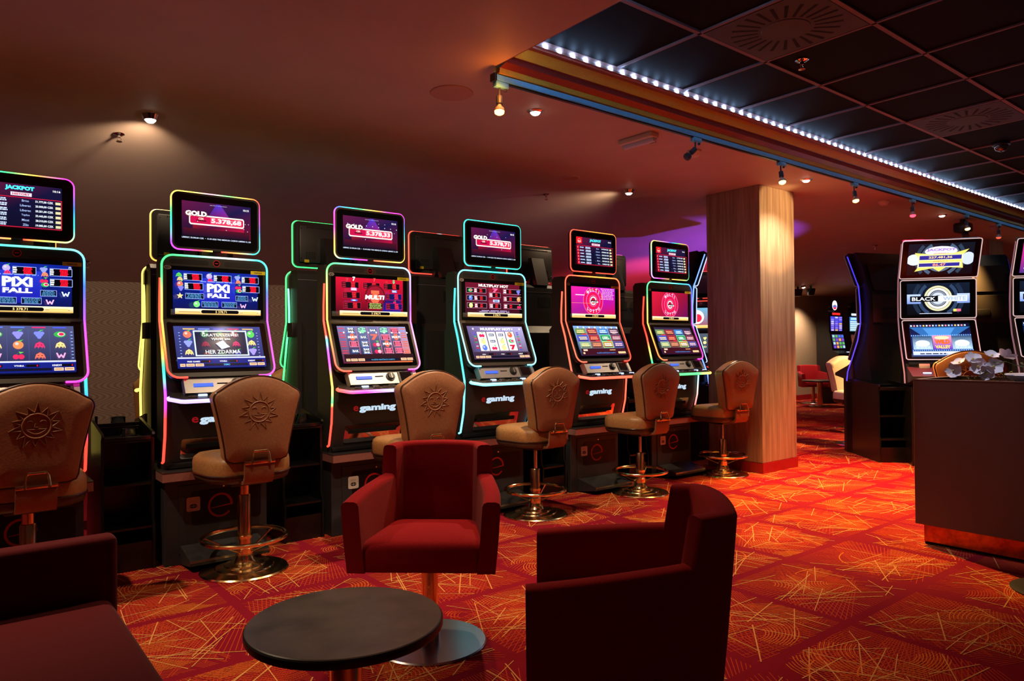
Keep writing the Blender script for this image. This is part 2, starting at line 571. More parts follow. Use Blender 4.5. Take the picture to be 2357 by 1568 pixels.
def build_room():
    # carpet: red ground squares, each filled with woven strokes
    mb = MB()
    X0, X1, Y0, Y1 = -2.2, 17.5, -0.6, WALL_Y
    mb.add([(X0, Y0, 0), (X1, Y0, 0), (X1, Y1, 0), (X0, Y1, 0)], [(0, 1, 2, 3)], 'carpet')
    S = 0.64; ox, oy = 4.25 - 12 * S, 2.12 - 5 * S
    rnd = random.Random(5)
    def strokes(r, dens):
        """one square's pattern in -1..1: list of (polyline, half width, yarn, layer)"""
        out = []
        B = 0.93
        def clip2(p, q):
            (x0, y0), (x1, y1) = p, q
            t0, t1 = 0.0, 1.0
            for d, a in ((x1 - x0, x0), (y1 - y0, y0)):
                for s in (-1, 1):
                    num, den = B - s * a, s * d
                    if abs(den) < 1e-9:
                        if num < 0: return None
                    elif den > 0: t1 = min(t1, num / den)
                    else: t0 = max(t0, num / den)
            if t1 - t0 < 0.02: return None
            f = lambda t: (x0 + (x1 - x0) * t, y0 + (y1 - y0) * t)
            return [f(t0), f(t1)]
        def seg(x, y, a, L, w, c, l):
            s = clip2((x - L * math.cos(a), y - L * math.sin(a)), (x + L * math.cos(a), y + L * math.sin(a)))
            if s: out.append((s, w, c, l))
        base = r.uniform(0, PI)
        # fine parallel hatching, two bundles
        for b in range(4):
            a = base + r.uniform(-0.3, 0.3) + b * 1.0
            cx, cy = r.uniform(-0.6, 0.6), r.uniform(-0.6, 0.6)
            n = int(26 * dens) + 4
            for i in range(n):
                d = (i - n / 2) * 1.3 / n
                aa = a + d * 0.55
                seg(cx - d * math.sin(a) * 1.1, cy + d * math.cos(a) * 1.1, aa, r.uniform(0.7, 1.3), 0.0052, 'carpet_r', 1)
        # families of arcs
        for b in range(5):
            cx, cy = r.uniform(-0.7, 0.7), r.uniform(-0.7, 0.7)
            a0 = r.uniform(0, 2 * PI); sp = r.uniform(0.9, 1.9); r0 = r.uniform(0.18, 0.5)
            ecc = r.uniform(0.55, 1.0)
            n = int(9 * dens) + 2
            for i in range(n):
                rad = r0 + i * 0.05
                a1 = a0 + i * 0.03
                K = 9 if dens > 0.6 else 5
                pl = []
                for k in range(K + 1):
                    t = a1 + sp * k / K
                    pl.append((cx + rad * math.cos(t), cy + rad * ecc * math.sin(t)))
                run = []
                for p in pl + [None]:
                    if p is not None and abs(p[0]) < B and abs(p[1]) < B: run.append(p)
                    else:
                        if len(run) > 1: out.append((run, 0.0058, 'carpet_o' if b < 3 else 'carpet_r', 2))
                        run = []
        # long pale yellow strokes
        for i in range(int(20 * dens) + 3):
            seg(r.uniform(-0.8, 0.8), r.uniform(-0.8, 0.8), r.uniform(0, PI), r.uniform(0.3, 0.8), r.uniform(0.0055, 0.0085), 'carpet_y', 3)
        for i in range(2):
            cx, cy = r.uniform(-0.5, 0.5), r.uniform(-0.5, 0.5)
            a0 = r.uniform(0, 2 * PI); rad = r.uniform(0.35, 0.75)
            pl = [(cx + rad * math.cos(a0 + 0.16 * k), cy + rad * 0.7 * math.sin(a0 + 0.16 * k)) for k in range(9)]
            pl = [p for p in pl if abs(p[0]) < B and abs(p[1]) < B]
            if len(pl) > 1: out.append((pl, 0.009, 'carpet_o', 3))
        return out
    for ix in range(int((X0 - ox) / S) - 1, int((X1 - ox) / S) + 1):
        for iy in range(int((Y0 - oy) / S) - 1, int((Y1 - oy) / S) + 1):
            cx, cy = ox + (ix + 0.5) * S, oy + (iy + 0.5) * S
            dep = cx * 0.623 + cy * 0.782
            lat = cx * 0.782 - cy * 0.623
            if dep < 0.6 or abs(lat) > dep * 0.80 + 0.7: continue
            if cy > 4.9 and cx < 6.0: continue
            dens = 1.0 if dep < 6.5 else (0.6 if dep < 9 else 0.35)
            wk = 1.0 if dep < 6.5 else 1.5
            lay = 0
            for pl, w, c, l in strokes(rnd, dens):
                lay += 1
                z = 0.0003 + l * 0.0004 + lay * 0.000002
                h = S / 2
                w = w * h * wk
                # keep strokes inside the square so that the plain lines between squares show
                q = pl
                vs = []; n = len(q)
                for i, (a, b) in enumerate(q):
                    p0 = q[max(i - 1, 0)]; p1 = q[min(i + 1, n - 1)]
                    dx, dy = p1[0] - p0[0], p1[1] - p0[1]
                    L = math.hypot(dx, dy)
                    if L < 1e-4: dx, dy, L = 1, 0, 1
                    nx, ny = -dy / L * w, dx / L * w
                    for s in (-1, 1):
                        vs.append((cx + a * h + s * nx, cy + b * h + s * ny, z))
                mb.add(vs, [(2 * i, 2 * i + 2, 2 * i + 3, 2 * i + 1) for i in range(n - 1)], c)
    tag(mb.build('floor', smooth=0), kind='structure')

    # plain ceiling: level strip, then a vault that comes down to the wall
    mb = MB()
    mb.add([(-2.2, -0.6, ZC), (CX, -0.6, ZC), (CX, CY, ZC), (-2.2, CY, ZC)], [(3, 2, 1, 0)], 'ceil')
    xs = [-2.2] + [CX] + [CX + (17.5 - CX) * i / 12 for i in range(1, 13)]
    ys = [CY, 3.6, 4.3] + [4.6 + 3.5 * i / 16 for i in range(17)]
    vs = [(x, y, ceil_z(x, y)) for x in xs for y in ys]
    n = len(ys)
    fs = [(i * n + j, i * n + j + 1, (i + 1) * n + j + 1, (i + 1) * n + j) for i in range(len(xs) - 1) for j in range(n - 1)]
    mb.add(vs, fs, 'ceil')
    tag(mb.build('ceiling', smooth=60), kind='structure')

    # raised black grid ceiling
    mb = MB()
    GX0, GY0 = CX + 0.09, CY - 0.17
    mb.add([(GX0, -0.6, ZG + 0.012), (17.5, -0.6, ZG + 0.012), (17.5, GY0, ZG + 0.012), (GX0, GY0, ZG + 0.012)], [(3, 2, 1, 0)], 'tile')
    cc = tag(mb.build('coffer_ceiling', smooth=0), kind='structure')
    mb = MB()
    i = 0
    y = 2.228
    for y in [2.228 - 0.6 * k for k in range(0, 5)]:
        mb.box(((GX0 + 17.5) / 2, y, ZG + 0.006), (17.5 - GX0, 0.024, 0.012), 'gridbar')
    for k in range(-1, 24):
        mb.box((3.020 + 0.6 * k, (GY0 - 0.6) / 2, ZG + 0.0055), (0.015, GY0 + 0.6, 0.011), 'gridbar')
    mb.build('grid_bars', cc, smooth=0)

    # stepped fascia round the raised part
    def fascia(name, prof, a, b, axis):
        """prof: (distance in from the edge, z, material of the face that ends there)"""
        mb = MB()
        for (d0, z0, _), (d1, z1, m) in zip(prof[:-1], prof[1:]):
            if axis == 'x':
                q = [(a + d0 / 2, CY - d0, z0), (b, CY - d0, z0), (b, CY - d1, z1), (a + d1 / 2, CY - d1, z1)]
            else:
                q = [(CX + d0, a, z0), (CX + d1, a, z1), (CX + d1, b - 2 * d1, z1), (CX + d0, b - 2 * d0, z0)]
            mb.add(q, [(0, 1, 2, 3)], m)
        return tag(mb.build(name, smooth=0), kind='structure')
    prof = [(0, 2.650, 'gold'), (0.000, 2.612, 'gold'), (0.026, 2.612, 'gold'), (0.030, 2.640, 'gold'), (0.062, 2.663, 'maroon'), (0.072, 2.690, 'maroon'),
            (0.082, 2.690, 'chrome'), (0.086, 2.696, 'gold'), (0.118, 2.735, 'gold'), (0.145, 2.737, 'maroon'), (0.150, 2.742, 'ledtape'), (0.168, 2.778, 'ledtape')]
    fascia('trim_1', prof, CX, 17.5, 'x')
    fascia('trim_2', [(0, 2.650, 'maroon'), (0.006, 2.651, 'maroon'), (0.020, 2.700, 'maroon'), (0.074, 2.742, 'ledtape'), (0.084, 2.778, 'ledtape')], -0.6, CY, 'y')

    # back wall with skirting, end wall
    mb = MB()
    vs = []
    xs = [-2.2 + i * (19.7 / 20) for i in range(21)]
    for x in xs:
        vs += [(x, WALL_Y, 0), (x, WALL_Y, wall_top(x)), (x, WALL_Y + 0.1, 0), (x, WALL_Y + 0.1, wall_top(x))]
    fs = []
    for i in range(20):
        a, b = 4 * i, 4 * i + 4
        fs += [(a, b, b + 1, a + 1), (a + 2, a + 3, b + 3, b + 2), (a + 1, b + 1, b + 3, a + 3)]
    mb.add(vs, fs, 'wall')
    tag(mb.build('wall_back', smooth=0), kind='structure')
    mb = MB()
    mb.box((7.65, WALL_Y - 0.009, 0.055), (19.7, 0.018, 0.11), 'skirting')
    tag(mb.build('baseboard_back', smooth=0), kind='structure')
    mb = MB()
    mb.box((17.55, 3.75, 1.45), (0.1, 8.7, 2.9), 'plain')
    tag(mb.build('wall_right', smooth=0), kind='structure')
    mb = MB()
    mb.box((-2.25, 3.75, 1.45), (0.1, 8.7, 2.9), 'plain')
    tag(mb.build('wall_left', smooth=0), kind='structure')

    # square columns
    for i, (x, y) in enumerate(((5.84, 3.675), (11.55, 3.66))):
        mb = MB()
        w = 0.585
        mb.rbox((x + w / 2, y + w / 2, 1.372), (w, w, 2.556), 0.004, 'wood', seg=1)
        p = tag(mb.build('pillar'), kind='structure')
        mb = MB()
        mb.box((x + w / 2, y + w / 2, 0.047), (w + 0.012, w + 0.012, 0.094), 'skirting')
        mb.build('skirting', p)
build_room()

# ------------------------------------------------------------------ LED strip on the fascia
def led_strip():
    t = thing('led_strip', 'strip of white led points running along the raised black ceiling edge', 'led strip', (CX + 0.088, CY - 0.157, 2.752))
    z = 2.756
    mb = MB()
    mb.box((3.8, -0.004, -0.002), (7.7 + 6, 0.004, 0.010), 'ledtape')
    mb.box((-0.012, -1.6, -0.002), (0.004, 3.2, 0.010), 'ledtape')
    mb.build('tape', t, smooth=0)
    far = MB(); n = 0
    def led(mb, x, y, ax):
        s = (0.019, 0.006, 0.012) if ax == 'x' else (0.006, 0.019, 0.012)
        mb.box((x, y, 0.001), s, 'led')
    for i in range(17):
        m = MB(); led(m, 0, 0, 'y')
        m.build('led', t, smooth=0, loc=(-0.006, -0.02 - 0.0965 * i, 0))
    for i in range(78):
        m = MB(); led(m, 0, 0, 'x')
        m.build('led', t, smooth=0, loc=(0.030 + 0.0985 * i, -0.009, 0))
    for i in range(78, 150):
        led(far, 0.030 + 0.0985 * i, -0.009, 'x')
    tag(far.build('led_run', t, smooth=0), kind='stuff')
led_strip()

# ------------------------------------------------------------------ light objects for the ceiling lamps and for added beams
def lamp(kind, name, loc, col, power, size=0.04, aim=None, angle=80, blend=0.5):
    d = bpy.data.lights.new(name, kind)
    d.color = col; d.energy = power
    if kind in ('SPOT', 'POINT'):
        d.shadow_soft_size = size
    if kind == 'SPOT':
        d.spot_size = math.radians(angle); d.spot_blend = blend
    o = bpy.data.objects.new(name, d)
    COL.objects.link(o)
    o.location = loc
    if aim is not None:
        o.rotation_euler = (Vector(aim) - Vector(loc)).to_track_quat('-Z', 'Y').to_euler()
    return o

# ------------------------------------------------------------------ ceiling fittings
def tilt_for(x, y):
    e = 0.02
    return math.atan2(ceil_z(x, y + e) - ceil_z(x, y - e), 2 * e)
def fitting(o, x, y):
    o.location = (x, y, ceil_z(x, y)); o.rotation_euler = (tilt_for(x, y), 0, 0)

def ceiling_things():
    WARM = (1.0, 0.74, 0.46)
    def downlight(x, y, label, power, proud=0.0, angle=95, aim=None):
        t = thing('downlight', label, 'ceiling light', group='round recessed ceiling lights')
        fitting(t, x, y)
        mb = MB(); mb.lathe([(0.030, -0.010 - proud), (0.036, -0.012 - proud), (0.050, -0.004), (0.052, 0.0)], 'chrome', 24, cap=False)
        mb.build('trim_ring', t)
        mb = MB(); mb.lathe([(0.0, -0.026 - proud), (0.020, -0.023 - proud), (0.031, -0.012 - proud), (0.031, -0.006 - proud), (0.0, -0.006 - proud)], 'bulb_white', 20)
        mb.build('lamp', t)
        z = ceil_z(x, y) - 0.032 - proud
        lamp('SPOT', 'downlight_beam', (x, y, z), WARM, power, 0.03, aim or (x, y, 0), angle, 0.7)
    downlight(1.0, 4.84, 'chrome ringed downlight with a fan of light, above the rainbow framed display', 100, 0.02, 130, (0.9, 7.2, 0.2))
    downlight(5.05, 4.55, 'chrome ringed downlight on the ceiling just behind the plain round grille', 60, 0.02, 130, (4.4, 7.0, 0.3))
    downlight(2.89, 3.373, 'small bright downlight between the orange spotlight and the emergency lamp', 190)
    downlight(6.02, 3.32, 'small bright downlight directly beside the top of the wooden column', 130, 0, 125)
    downlight(8.95, 3.30, 'small bright downlight between the red spotlight and the black projector', 240)
    downlight(13.2, 7.37, 'small far downlight between two black ceiling loudspeakers', 120, 0.02, 110)
    lamp('SPOT', 'wall_wash', (14.15, 7.62, 2.12), WARM, 130, 0.05, (14.25, 8.05, 0.7), 110, 0.9)
    downlight(11.9, 3.30, 'downlight at the far column beside the tall machines', 150)
    # row lamps outside the picture; the weakest beam is an added fill without fitting
    for x, y, p in ((-0.25, 3.373, 170), (1.75, 2.95, 60)):
        lamp('SPOT', 'downlight_beam', (x, y, ZC - 0.03), WARM, p, 0.03, (x, y, 0), 95, 0.7)
    lamp('SPOT', 'downlight_beam', (0.95, 2.35, ZC - 0.03), WARM, 150, 0.03, (2.1, 4.1, 1.25), 66, 0.8)

    def sprinkler(x, y, label, z=None, s=1.0):
        t = thing('sprinkler', label, 'sprinkler', group='ceiling sprinklers')
        if z is None: fitting(t, x, y)
        else: t.location = (x, y, z)
        mb = MB(); mb.lathe([(0.030 * s, 0.0), (0.034 * s, -0.004), (0.022 * s, -0.010), (0.012 * s, -0.012)], 'chrome', 18, cap=False)
        mb.build('rosette', t)
        mb = MB()
        mb.cyl((0, 0, -0.010), (0, 0, -0.026), 0.009 * s, 'chrome', n=12)
        for a in (-1, 1):
            mb.tube([(a * 0.006 * s, 0, -0.026), (a * 0.014 * s, 0, -0.036), (a * 0.004 * s, 0, -0.050)], 0.0025, 'chrome', 6)
        mb.lathe([(0.0, -0.050), (0.018 * s, -0.052), (0.018 * s, -0.054), (0.0, -0.055)], 'chrome', 14)
        mb.build('sprinkler_head', t)
    sprinkler(0.89, 5.21, 'dark sprinkler beside the chrome downlight with the light fan')
    sprinkler(4.44, 5.04, 'dark sprinkler below the plain round ceiling grille')
    sprinkler(1.04, 7.66, 'small dark sprinkler low on the vault above the wavy wallpaper')
    sprinkler(3.78, 2.10, 'pendent sprinkler under a black ribbed ceiling tile', ZG + 0.012, 1.1)
    sprinkler(10.78, 4.88, 'small far sprinkler over the tall dark machine')

    def disc(name, x, y, r, label, cat, ringed=False):
        t = thing(name, label, cat)
        fitting(t, x, y)
        mb = MB(); mb.lathe([(0.0, -0.005), (r * 0.97, -0.006), (r, -0.003), (r, 0.0)], 'grate', 40)
        mb.build('cover', t)
        if ringed:
            mb = MB(); mb.lathe([(r * 1.0, -0.002), (r * 1.03, -0.009), (r * 1.10, -0.007), (r * 1.12, 0.0)], 'white', 40, cap=False)
            mb.build('rim', t)
    disc('ceiling_speaker', 2.295, 3.42, 0.125, 'large flat round grille on the ceiling by the orange spotlight', 'loudspeaker')
    disc('ceiling_speaker', 4.26, 4.51, 0.072, 'small ringed round grille on the ceiling near the far chrome downlight', 'loudspeaker', True)

    t = thing('emergency_light', 'white emergency lamp with a clear slanted cover on the ceiling', 'emergency light', (3.82, 3.35, ZC), math.radians(92))
    mb = MB(); mb.rbox((0, 0, -0.018), (0.30, 0.085, 0.036), 0.008, 'white'); mb.build('housing', t)
    mb = MB(); mb.rbox((0.0, -0.012, -0.048), (0.29, 0.055, 0.030), 0.010, 'bluewhite', taper=(0.95, 0.6)); mb.build('diffuser', t)
    mb = MB(); mb.rbox((-0.10, -0.03, -0.050), (0.05, 0.03, 0.02), 0.004, 'charcoal'); mb.build('test_switch', t)

    def smoke(x, y, label):
        t = thing('smoke_detector', label, 'smoke detector', group='ceiling smoke detectors')
        fitting(t, x, y)
        mb = MB(); mb.lathe([(0.055, 0.0), (0.056, -0.012), (0.050, -0.020), (0.038, -0.040), (0.026, -0.046), (0.0, -0.048)], 'white', 30)
        mb.build('body', t)
        mb = MB()
        for k in range(3):
            mb.lathe([(0.0475 - k * 0.004, -0.024 - k * 0.006), (0.0460 - k * 0.004, -0.0265 - k * 0.006)], 'slot', 30, cap=False)
        mb.build('vent_slots', t)
    smoke(4.44, 3.34, 'white smoke detector under the dark unlit track spotlight')
    smoke(7.58, 3.34, 'faint smoke detector near the red track spotlight')
    smoke(10.38, 3.22, 'faint smoke detector beyond the black projector')

    # track rail and spotlights
    RY = CY - 0.004
    t = thing('track_rail', 'long bright blue lit track rail under the edge of the raised ceiling', 'track rail', (CX, RY, 2.590))
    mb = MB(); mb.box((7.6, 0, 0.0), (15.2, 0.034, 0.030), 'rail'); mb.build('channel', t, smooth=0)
    mb = MB(); mb.box((7.6, 0.0, -0.0185), (15.2, 0.020, 0.007), 'black'); mb.build('conductor_slot', t, smooth=0)
    mb = MB(); mb.box((-0.008, 0, 0.0), (0.014, 0.042, 0.040), 'black'); mb.build('end_cap', t, smooth=0)
    def spot(x, bulb, label, lean, aim, col, power, angle=60, off=False):
        t = thing('track_spotlight', label, 'spotlight', (x, RY, 2.575), 0, 'spotlights on the blue lit track rail')
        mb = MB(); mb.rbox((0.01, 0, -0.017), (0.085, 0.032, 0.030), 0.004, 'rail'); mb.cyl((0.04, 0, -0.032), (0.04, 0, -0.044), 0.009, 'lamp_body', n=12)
        mb.build('adapter', t)
        mb = MB(); mb.cyl((0.0, 0, -0.030), (0.0, 0, -0.082), 0.0055, 'lamp_body', n=10); mb.build('stem', t)
        R = Matrix.Translation((0, 0, -0.075)) @ Matrix.Rotation(lean[0], 4, 'Y') @ Matrix.Rotation(lean[1], 4, 'X')
        mb = MB(); mb.lathe([(0.010, 0.0), (0.017, -0.003), (0.018, -0.045), (0.013, -0.048)], 'lamp_body', 20, X=R); mb.build('lamp_holder', t)
        mb = MB(); mb.lathe([(0.010, -0.046), (0.012, -0.058), (0.024, -0.068), (0.0275, -0.084), (0.025, -0.0875), (0.010, -0.0875)], 'lamp_body' if off else 'white', 24, X=R)
        b = mb.build('bulb', t)
        mb = MB(); mb.lathe([(0.0, -0.1060), (0.014, -0.1035), (0.0245, -0.0960), (0.0262, -0.0860)], bulb, 24, X=R); mb.build('lens', b)
        if power:
            p = Matrix.Translation((x, RY, 2.575)) @ R @ Vector((0, 0, -0.112))
            lamp('SPOT', 'track_beam', p, col, power, 0.025, aim, angle, 0.6)
    ORG, YEL, RED = (1.0, 0.30, 0.05), (1.0, 0.50, 0.13), (1.0, 0.03, 0.07)
    spot(2.29, 'bulb_orange', 'orange glowing spotlight at the corner end of the blue lit track', (0.10, -0.1), (2.0, 1.7, 0), ORG, 60, 75)
    spot(3.95, 'lamp_body', 'dark unlit spotlight tilted sideways on the blue lit track', (0.75, 0.3), (0, 0, 0), RED, 0, off=True)
    spot(5.00, 'bulb_yellow', 'amber spotlight on the track just before the wooden column', (0.12, -0.2), (5.2, 2.3, 0), YEL, 460, 85)
    spot(6.16, 'bulb_yellow', 'amber spotlight on the track just past the wooden column', (0.1, -0.2), (6.35, 2.5, 0), YEL, 380, 85)
    spot(7.32, 'bulb_red', 'red glowing spotlight in the middle of the blue lit track', (0.1, -0.1), (7.1, 2.8, 0), RED, 420, 85)
    spot(8.67, 'bulb_yellow', 'amber spotlight in front of the black ceiling projector', (0.08, -0.2), (9.2, 4.4, 0.0), YEL, 520, 90)
    spot(9.66, 'bulb_dimred', 'farthest spotlight with a thin dull red rim', (0.0, 0.0), (10.5, 5.4, 0), RED, 60, 80)

    # air diffusers in the grid
    def diffuser(cx, cy, label):
        t = thing('air_diffuser', label, 'air vent', (cx, cy, ZG + 0.0035), 0, 'square swirl air vents in the black ceiling')
        mb = MB(); mb.box((0, 0, 0), (0.57, 0.57, 0.008), 'diffuser'); mb.build('plate', t, smooth=0)
        mb = MB(); mb.lathe([(0.0, -0.0075), (0.115, -0.007), (0.118, -0.004)], 'diffuser', 36); mb.build('hub', t)
        mb = MB()
        for k in range(24):
            a = 2 * PI * k / 24
            c, s = math.cos(a), math.sin(a)
            p = [(0.135, -0.007), (0.265, -0.016), (0.265, 0.004), (0.135, 0.007)]
            sk = 0.35
            pts = []
            for r, w in p:
                aa = a + sk * (r - 0.135)
                pts.append((r * math.cos(aa) - w * math.sin(aa), r * math.sin(aa) + w * math.cos(aa), -0.0046))
            mb.add(pts, [(3, 2, 1, 0)], 'slot')
        mb.build('swirl_slots', t, smooth=0)
    diffuser(3.32 , 1.928, 'square swirl vent in the black ceiling close above the led corner')
    diffuser(5.72, 1.928, 'farther square swirl vent in the black ceiling near the dome camera')

    t = thing('dome_camera', 'dark glass dome camera under the black grid ceiling', 'camera', (6.62, 2.0, ZG + 0.012))
    mb = MB(); mb.lathe([(0.062, 0), (0.064, -0.022), (0.052, -0.026)], 'black', 28); mb.build('base', t)
    mb = MB(); mb.lathe([(0.050, -0.026)] + [(0.050 * math.cos(a), -0.030 - 0.045 * math.sin(a)) for a in [i * PI / 16 for i in range(8)]] + [(0.0, -0.0752)], 'dome', 28); mb.build('dome', t)

    t = thing('projector', 'black boxy projector hanging from the ceiling behind an amber spotlight', 'projector', (9.48, 3.27, ZC))
    mb = MB(); mb.rbox((0, 0, -0.10), (0.17, 0.17, 0.12), 0.03, 'black'); mb.cyl((0, 0, 0), (0, 0, -0.05), 0.03, 'black', n=14); mb.build('body', t)
    mb = MB(); mb.cyl((-0.02, -0.02, -0.15), (-0.05, -0.05, -0.215), 0.035, 'black', n=18); mb.build('lens', t)
    for x, y, lb in ((13.05, 7.40, 'black boxy loudspeaker on the ceiling next to the column edge'), (13.35, 7.30, 'black boxy loudspeaker on the ceiling over the far row of machines')):
        z = ceil_z(x, y) - 0.03
        t = thing('corner_speaker', lb, 'loudspeaker', (x, y, z), -0.9, 'black loudspeakers on the far ceiling')
        mb = MB(); mb.rbox((0, 0, -0.10), (0.17, 0.14, 0.14), 0.02, 'black', taper=(0.7, 0.7)); mb.cyl((0, 0, 0.02), (0, 0, -0.06), 0.02, 'black', n=10); mb.build('cabinet', t)
        mb = MB(); mb.cyl((0, -0.06, -0.11), (0, -0.075, -0.115), 0.05, 'grille', n=20); mb.build('cone', t)
ceiling_things()
lamp('SPOT', 'flower_fill', (4.25, 1.62, ZG - 0.01), (0.86, 0.86, 1.0), 70, 0.03, (4.62, 1.52, 1.0), 24, 0.6)  # added spot without a fitting, brightens the orchids
lamp('POINT', 'lamp_spill', (2.262, 2.905, 2.50), (1.0, 0.25, 0.03), 1.0, 0.02)
lamp('SPOT', 'track_beam', (6.19, CY - 0.02, 2.47), (1.0, 0.58, 0.22), 55, 0.02, (6.13, 3.675, 2.32), 62, 0.25)  # second amber beam added to brighten the column, no fitting of its own
# ------------------------------------------------------------------ what the screens show
W_ = (1.0, 1.0, 1.0)
def C(h, k=1.0): return lin(h, k)
def gold_bar(c, y0=0.0, y1=0.125, val='5 378.71'):
    c.grad(0, y0, 1, y1, C('#e8b24c'), C('#fff3d0'))
    c.rect(0.04, y0 + 0.045, 0.28, y0 + 0.06, C('#b9812c')); c.rect(0.74, y0 + 0.05, 0.97, y0 + 0.062, C('#b9812c'))
    c.rect(0.78, y0 + 0.03, 0.95, y0 + 0.085, C('#f7cf7a'))
    q = y1 - y0
    c.rect(0.31, y0 + q * 0.2, 0.71, y0 + q * 0.82, C('#07060a'))
    c.ell(0.31, y0 + q * 0.51, 0.02, q * 0.31, C('#07060a')); c.ell(0.71, y0 + q * 0.51, 0.02, q * 0.31, C('#07060a'))
    c.text(val, 0.52, y0 + q * 0.5, q * 0.42, C('#ffd98a'), w=0.13, bold=0.02)
def critter(c, x, y, r, col, kind=0):
    q = c.h / c.w
    if kind == 0:      # round fruit with leaf
        c.circ(x, y, r, C(col)); c.circ(x - 0.25 * r * q, y + 0.3 * r, r * 0.35, C('#ffffff', 0.6))
        c.poly([(x, y + r), (x + r * q, y + 1.35 * r), (x + 0.4 * r * q, y + 0.8 * r)], C('#4fd04a'))
    elif kind == 1:    # grapes
        for i, (a, b) in enumerate(((-.6, .3), (0, .4), (.6, .3), (-.3, -.2), (.3, -.2), (0, -.7))):
            c.circ(x + a * r * q, y + b * r, r * 0.42, C(col))
        c.poly([(x, y + r * 0.6), (x + r * q, y + 1.2 * r), (x + 0.2 * r * q, y + 1.1 * r)], C('#46c05a'))
    elif kind == 2:    # half melon
        c.ell(x, y, r * q * 1.2, r * 0.75, C('#3cae4a')); c.ell(x + 0.25 * r * q, y + .05 * r, r * q * 0.7, r * 0.5, C('#ffffff')); c.ell(x + 0.3 * r * q, y + .05 * r, r * q * 0.55, r * 0.4, C('#e0285a'))
    elif kind == 3:    # cherries
        c.circ(x - 0.5 * r * q, y - 0.25 * r, r * 0.58, C('#e8265a')); c.circ(x + 0.5 * r * q, y - 0.25 * r, r * 0.58, C('#e8265a'))
        c.poly([(x, y + r), (x + 1.0 * r * q, y + 0.9 * r), (x + 0.3 * r * q, y + 0.45 * r)], C('#6bc24f')); c.poly([(x - 0.5 * r * q, y + .2 * r), (x, y + r), (x - .35 * r * q, y + .25 * r)], C('#3f7a34'))
    elif kind == 4:    # low flat block shape
        c.poly([(x - r * q, y - .5 * r), (x + r * q, y - .5 * r), (x + 0.75 * r * q, y + .3 * r), (x, y + .8 * r), (x - .75 * r * q, y + .3 * r)], C(col))
        c.rect(x - .5 * r * q, y - .1 * r, x - .2 * r * q, y + .05 * r, C('#2a0a14')); c.rect(x + .2 * r * q, y - .1 * r, x + .5 * r * q, y + .05 * r, C('#2a0a14'))
        for a in (-1, -.35, .35, .8):
            c.rect(x + a * r * q, y - .8 * r, x + (a + .2) * r * q, y - .5 * r, C(col))
    elif kind == 5:    # letter w
        c.poly([(x - r * q, y + .6 * r), (x - .65 * r * q, y + .6 * r), (x - .4 * r * q, y - .2 * r), (x, y + .35 * r), (x + .4 * r * q, y - .2 * r), (x + .65 * r * q, y + .6 * r), (x + r * q, y + .6 * r), (x + .55 * r * q, y - .7 * r), (x + .3 * r * q, y - .7 * r), (x, y - .2 * r), (x - .3 * r * q, y - .7 * r), (x - .55 * r * q, y - .7 * r)], C(col))
    elif kind == 6:    # star
        c.poly([(x + (r if i % 2 == 0 else .45 * r) * q * math.sin(PI * i / 5), y + (r if i % 2 == 0 else .45 * r) * math.cos(PI * i / 5)) for i in range(10)], C(col))
def u_pixel(c):
    c.grad(0, 0, 1, 1, C('#060a3c'), C('#0c2290'))
    c.grad(0.3, 0.2, 0.72, 0.85, C('#1618a0'), C('#2434c0'))
    bw = C('#9db4ff')
    for i, (x, y) in enumerate(((.02, .80), (.36, .79), (.69, .78), (.02, .58), (.69, .56))):
        c.rect(x + .10, y - .02, x + .31, y + .14, C('#03030c')); c.frame(x + .10, y - .02, x + .31, y + .14, 0.010, bw)
        c.lines(x + .10, x + .14, y, y + .13, 3, C('#ffffff'), i, .7)
        c.lines(x + .19, x + .275, y - .01, y + .13, 5, C('#ff1430'), i + 9, .85)
        critter(c, x + .045, y + .10, .065, ('#59d05c', '#b9a6ff', '#8f9cff', '#f0705a', '#e8476a')[i], (4, 0, 1, 0, 3)[i])
        critter(c, x + .055, y + .01, .06, ('#ffcf7a', '#e8336c', '#ff8c66', '#7b78ff', '#ffd08a')[i], (4, 4, 4, 1, 2)[i])
    c.text('PiXi', .50, .615, .20, C('#f2f6ff'), w=.27, bold=.05)
    c.text('FALL', .50, .44, .10, C('#ffffff'), w=.26, bold=.05)
    c.lines(.28, .72, .735, .775, 1, C('#7f9cff'), 3, .5)
    for x0, x1, y0, y1, s in ((.12, .33, .35, .48, 1), (.70, .85, .33, .46, 2), (.30, .49, .17, .30, 3), (.53, .71, .17, .30, 4)):
        c.rect(x0, y0, x1, y1, C('#05081c')); c.frame(x0, y0, x1, y1, .008, bw); c.lines(x0 + .01, x1 - .01, y0 + .01, y1 - .01, 4, C('#5ea8e8'), s, .45)
    critter(c, .055, .41, .075, '#ffd98c', 6); critter(c, .93, .39, .075, '#d8f2ff', 5); critter(c, .24, .23, .07, '#7be07a', 0); critter(c, .785, .22, .075, '#f0b6e0', 5)
    gold_bar(c)
def u_pixel_r(c): u_pixel(c); c.text('n', .97, .93, .05, W_)
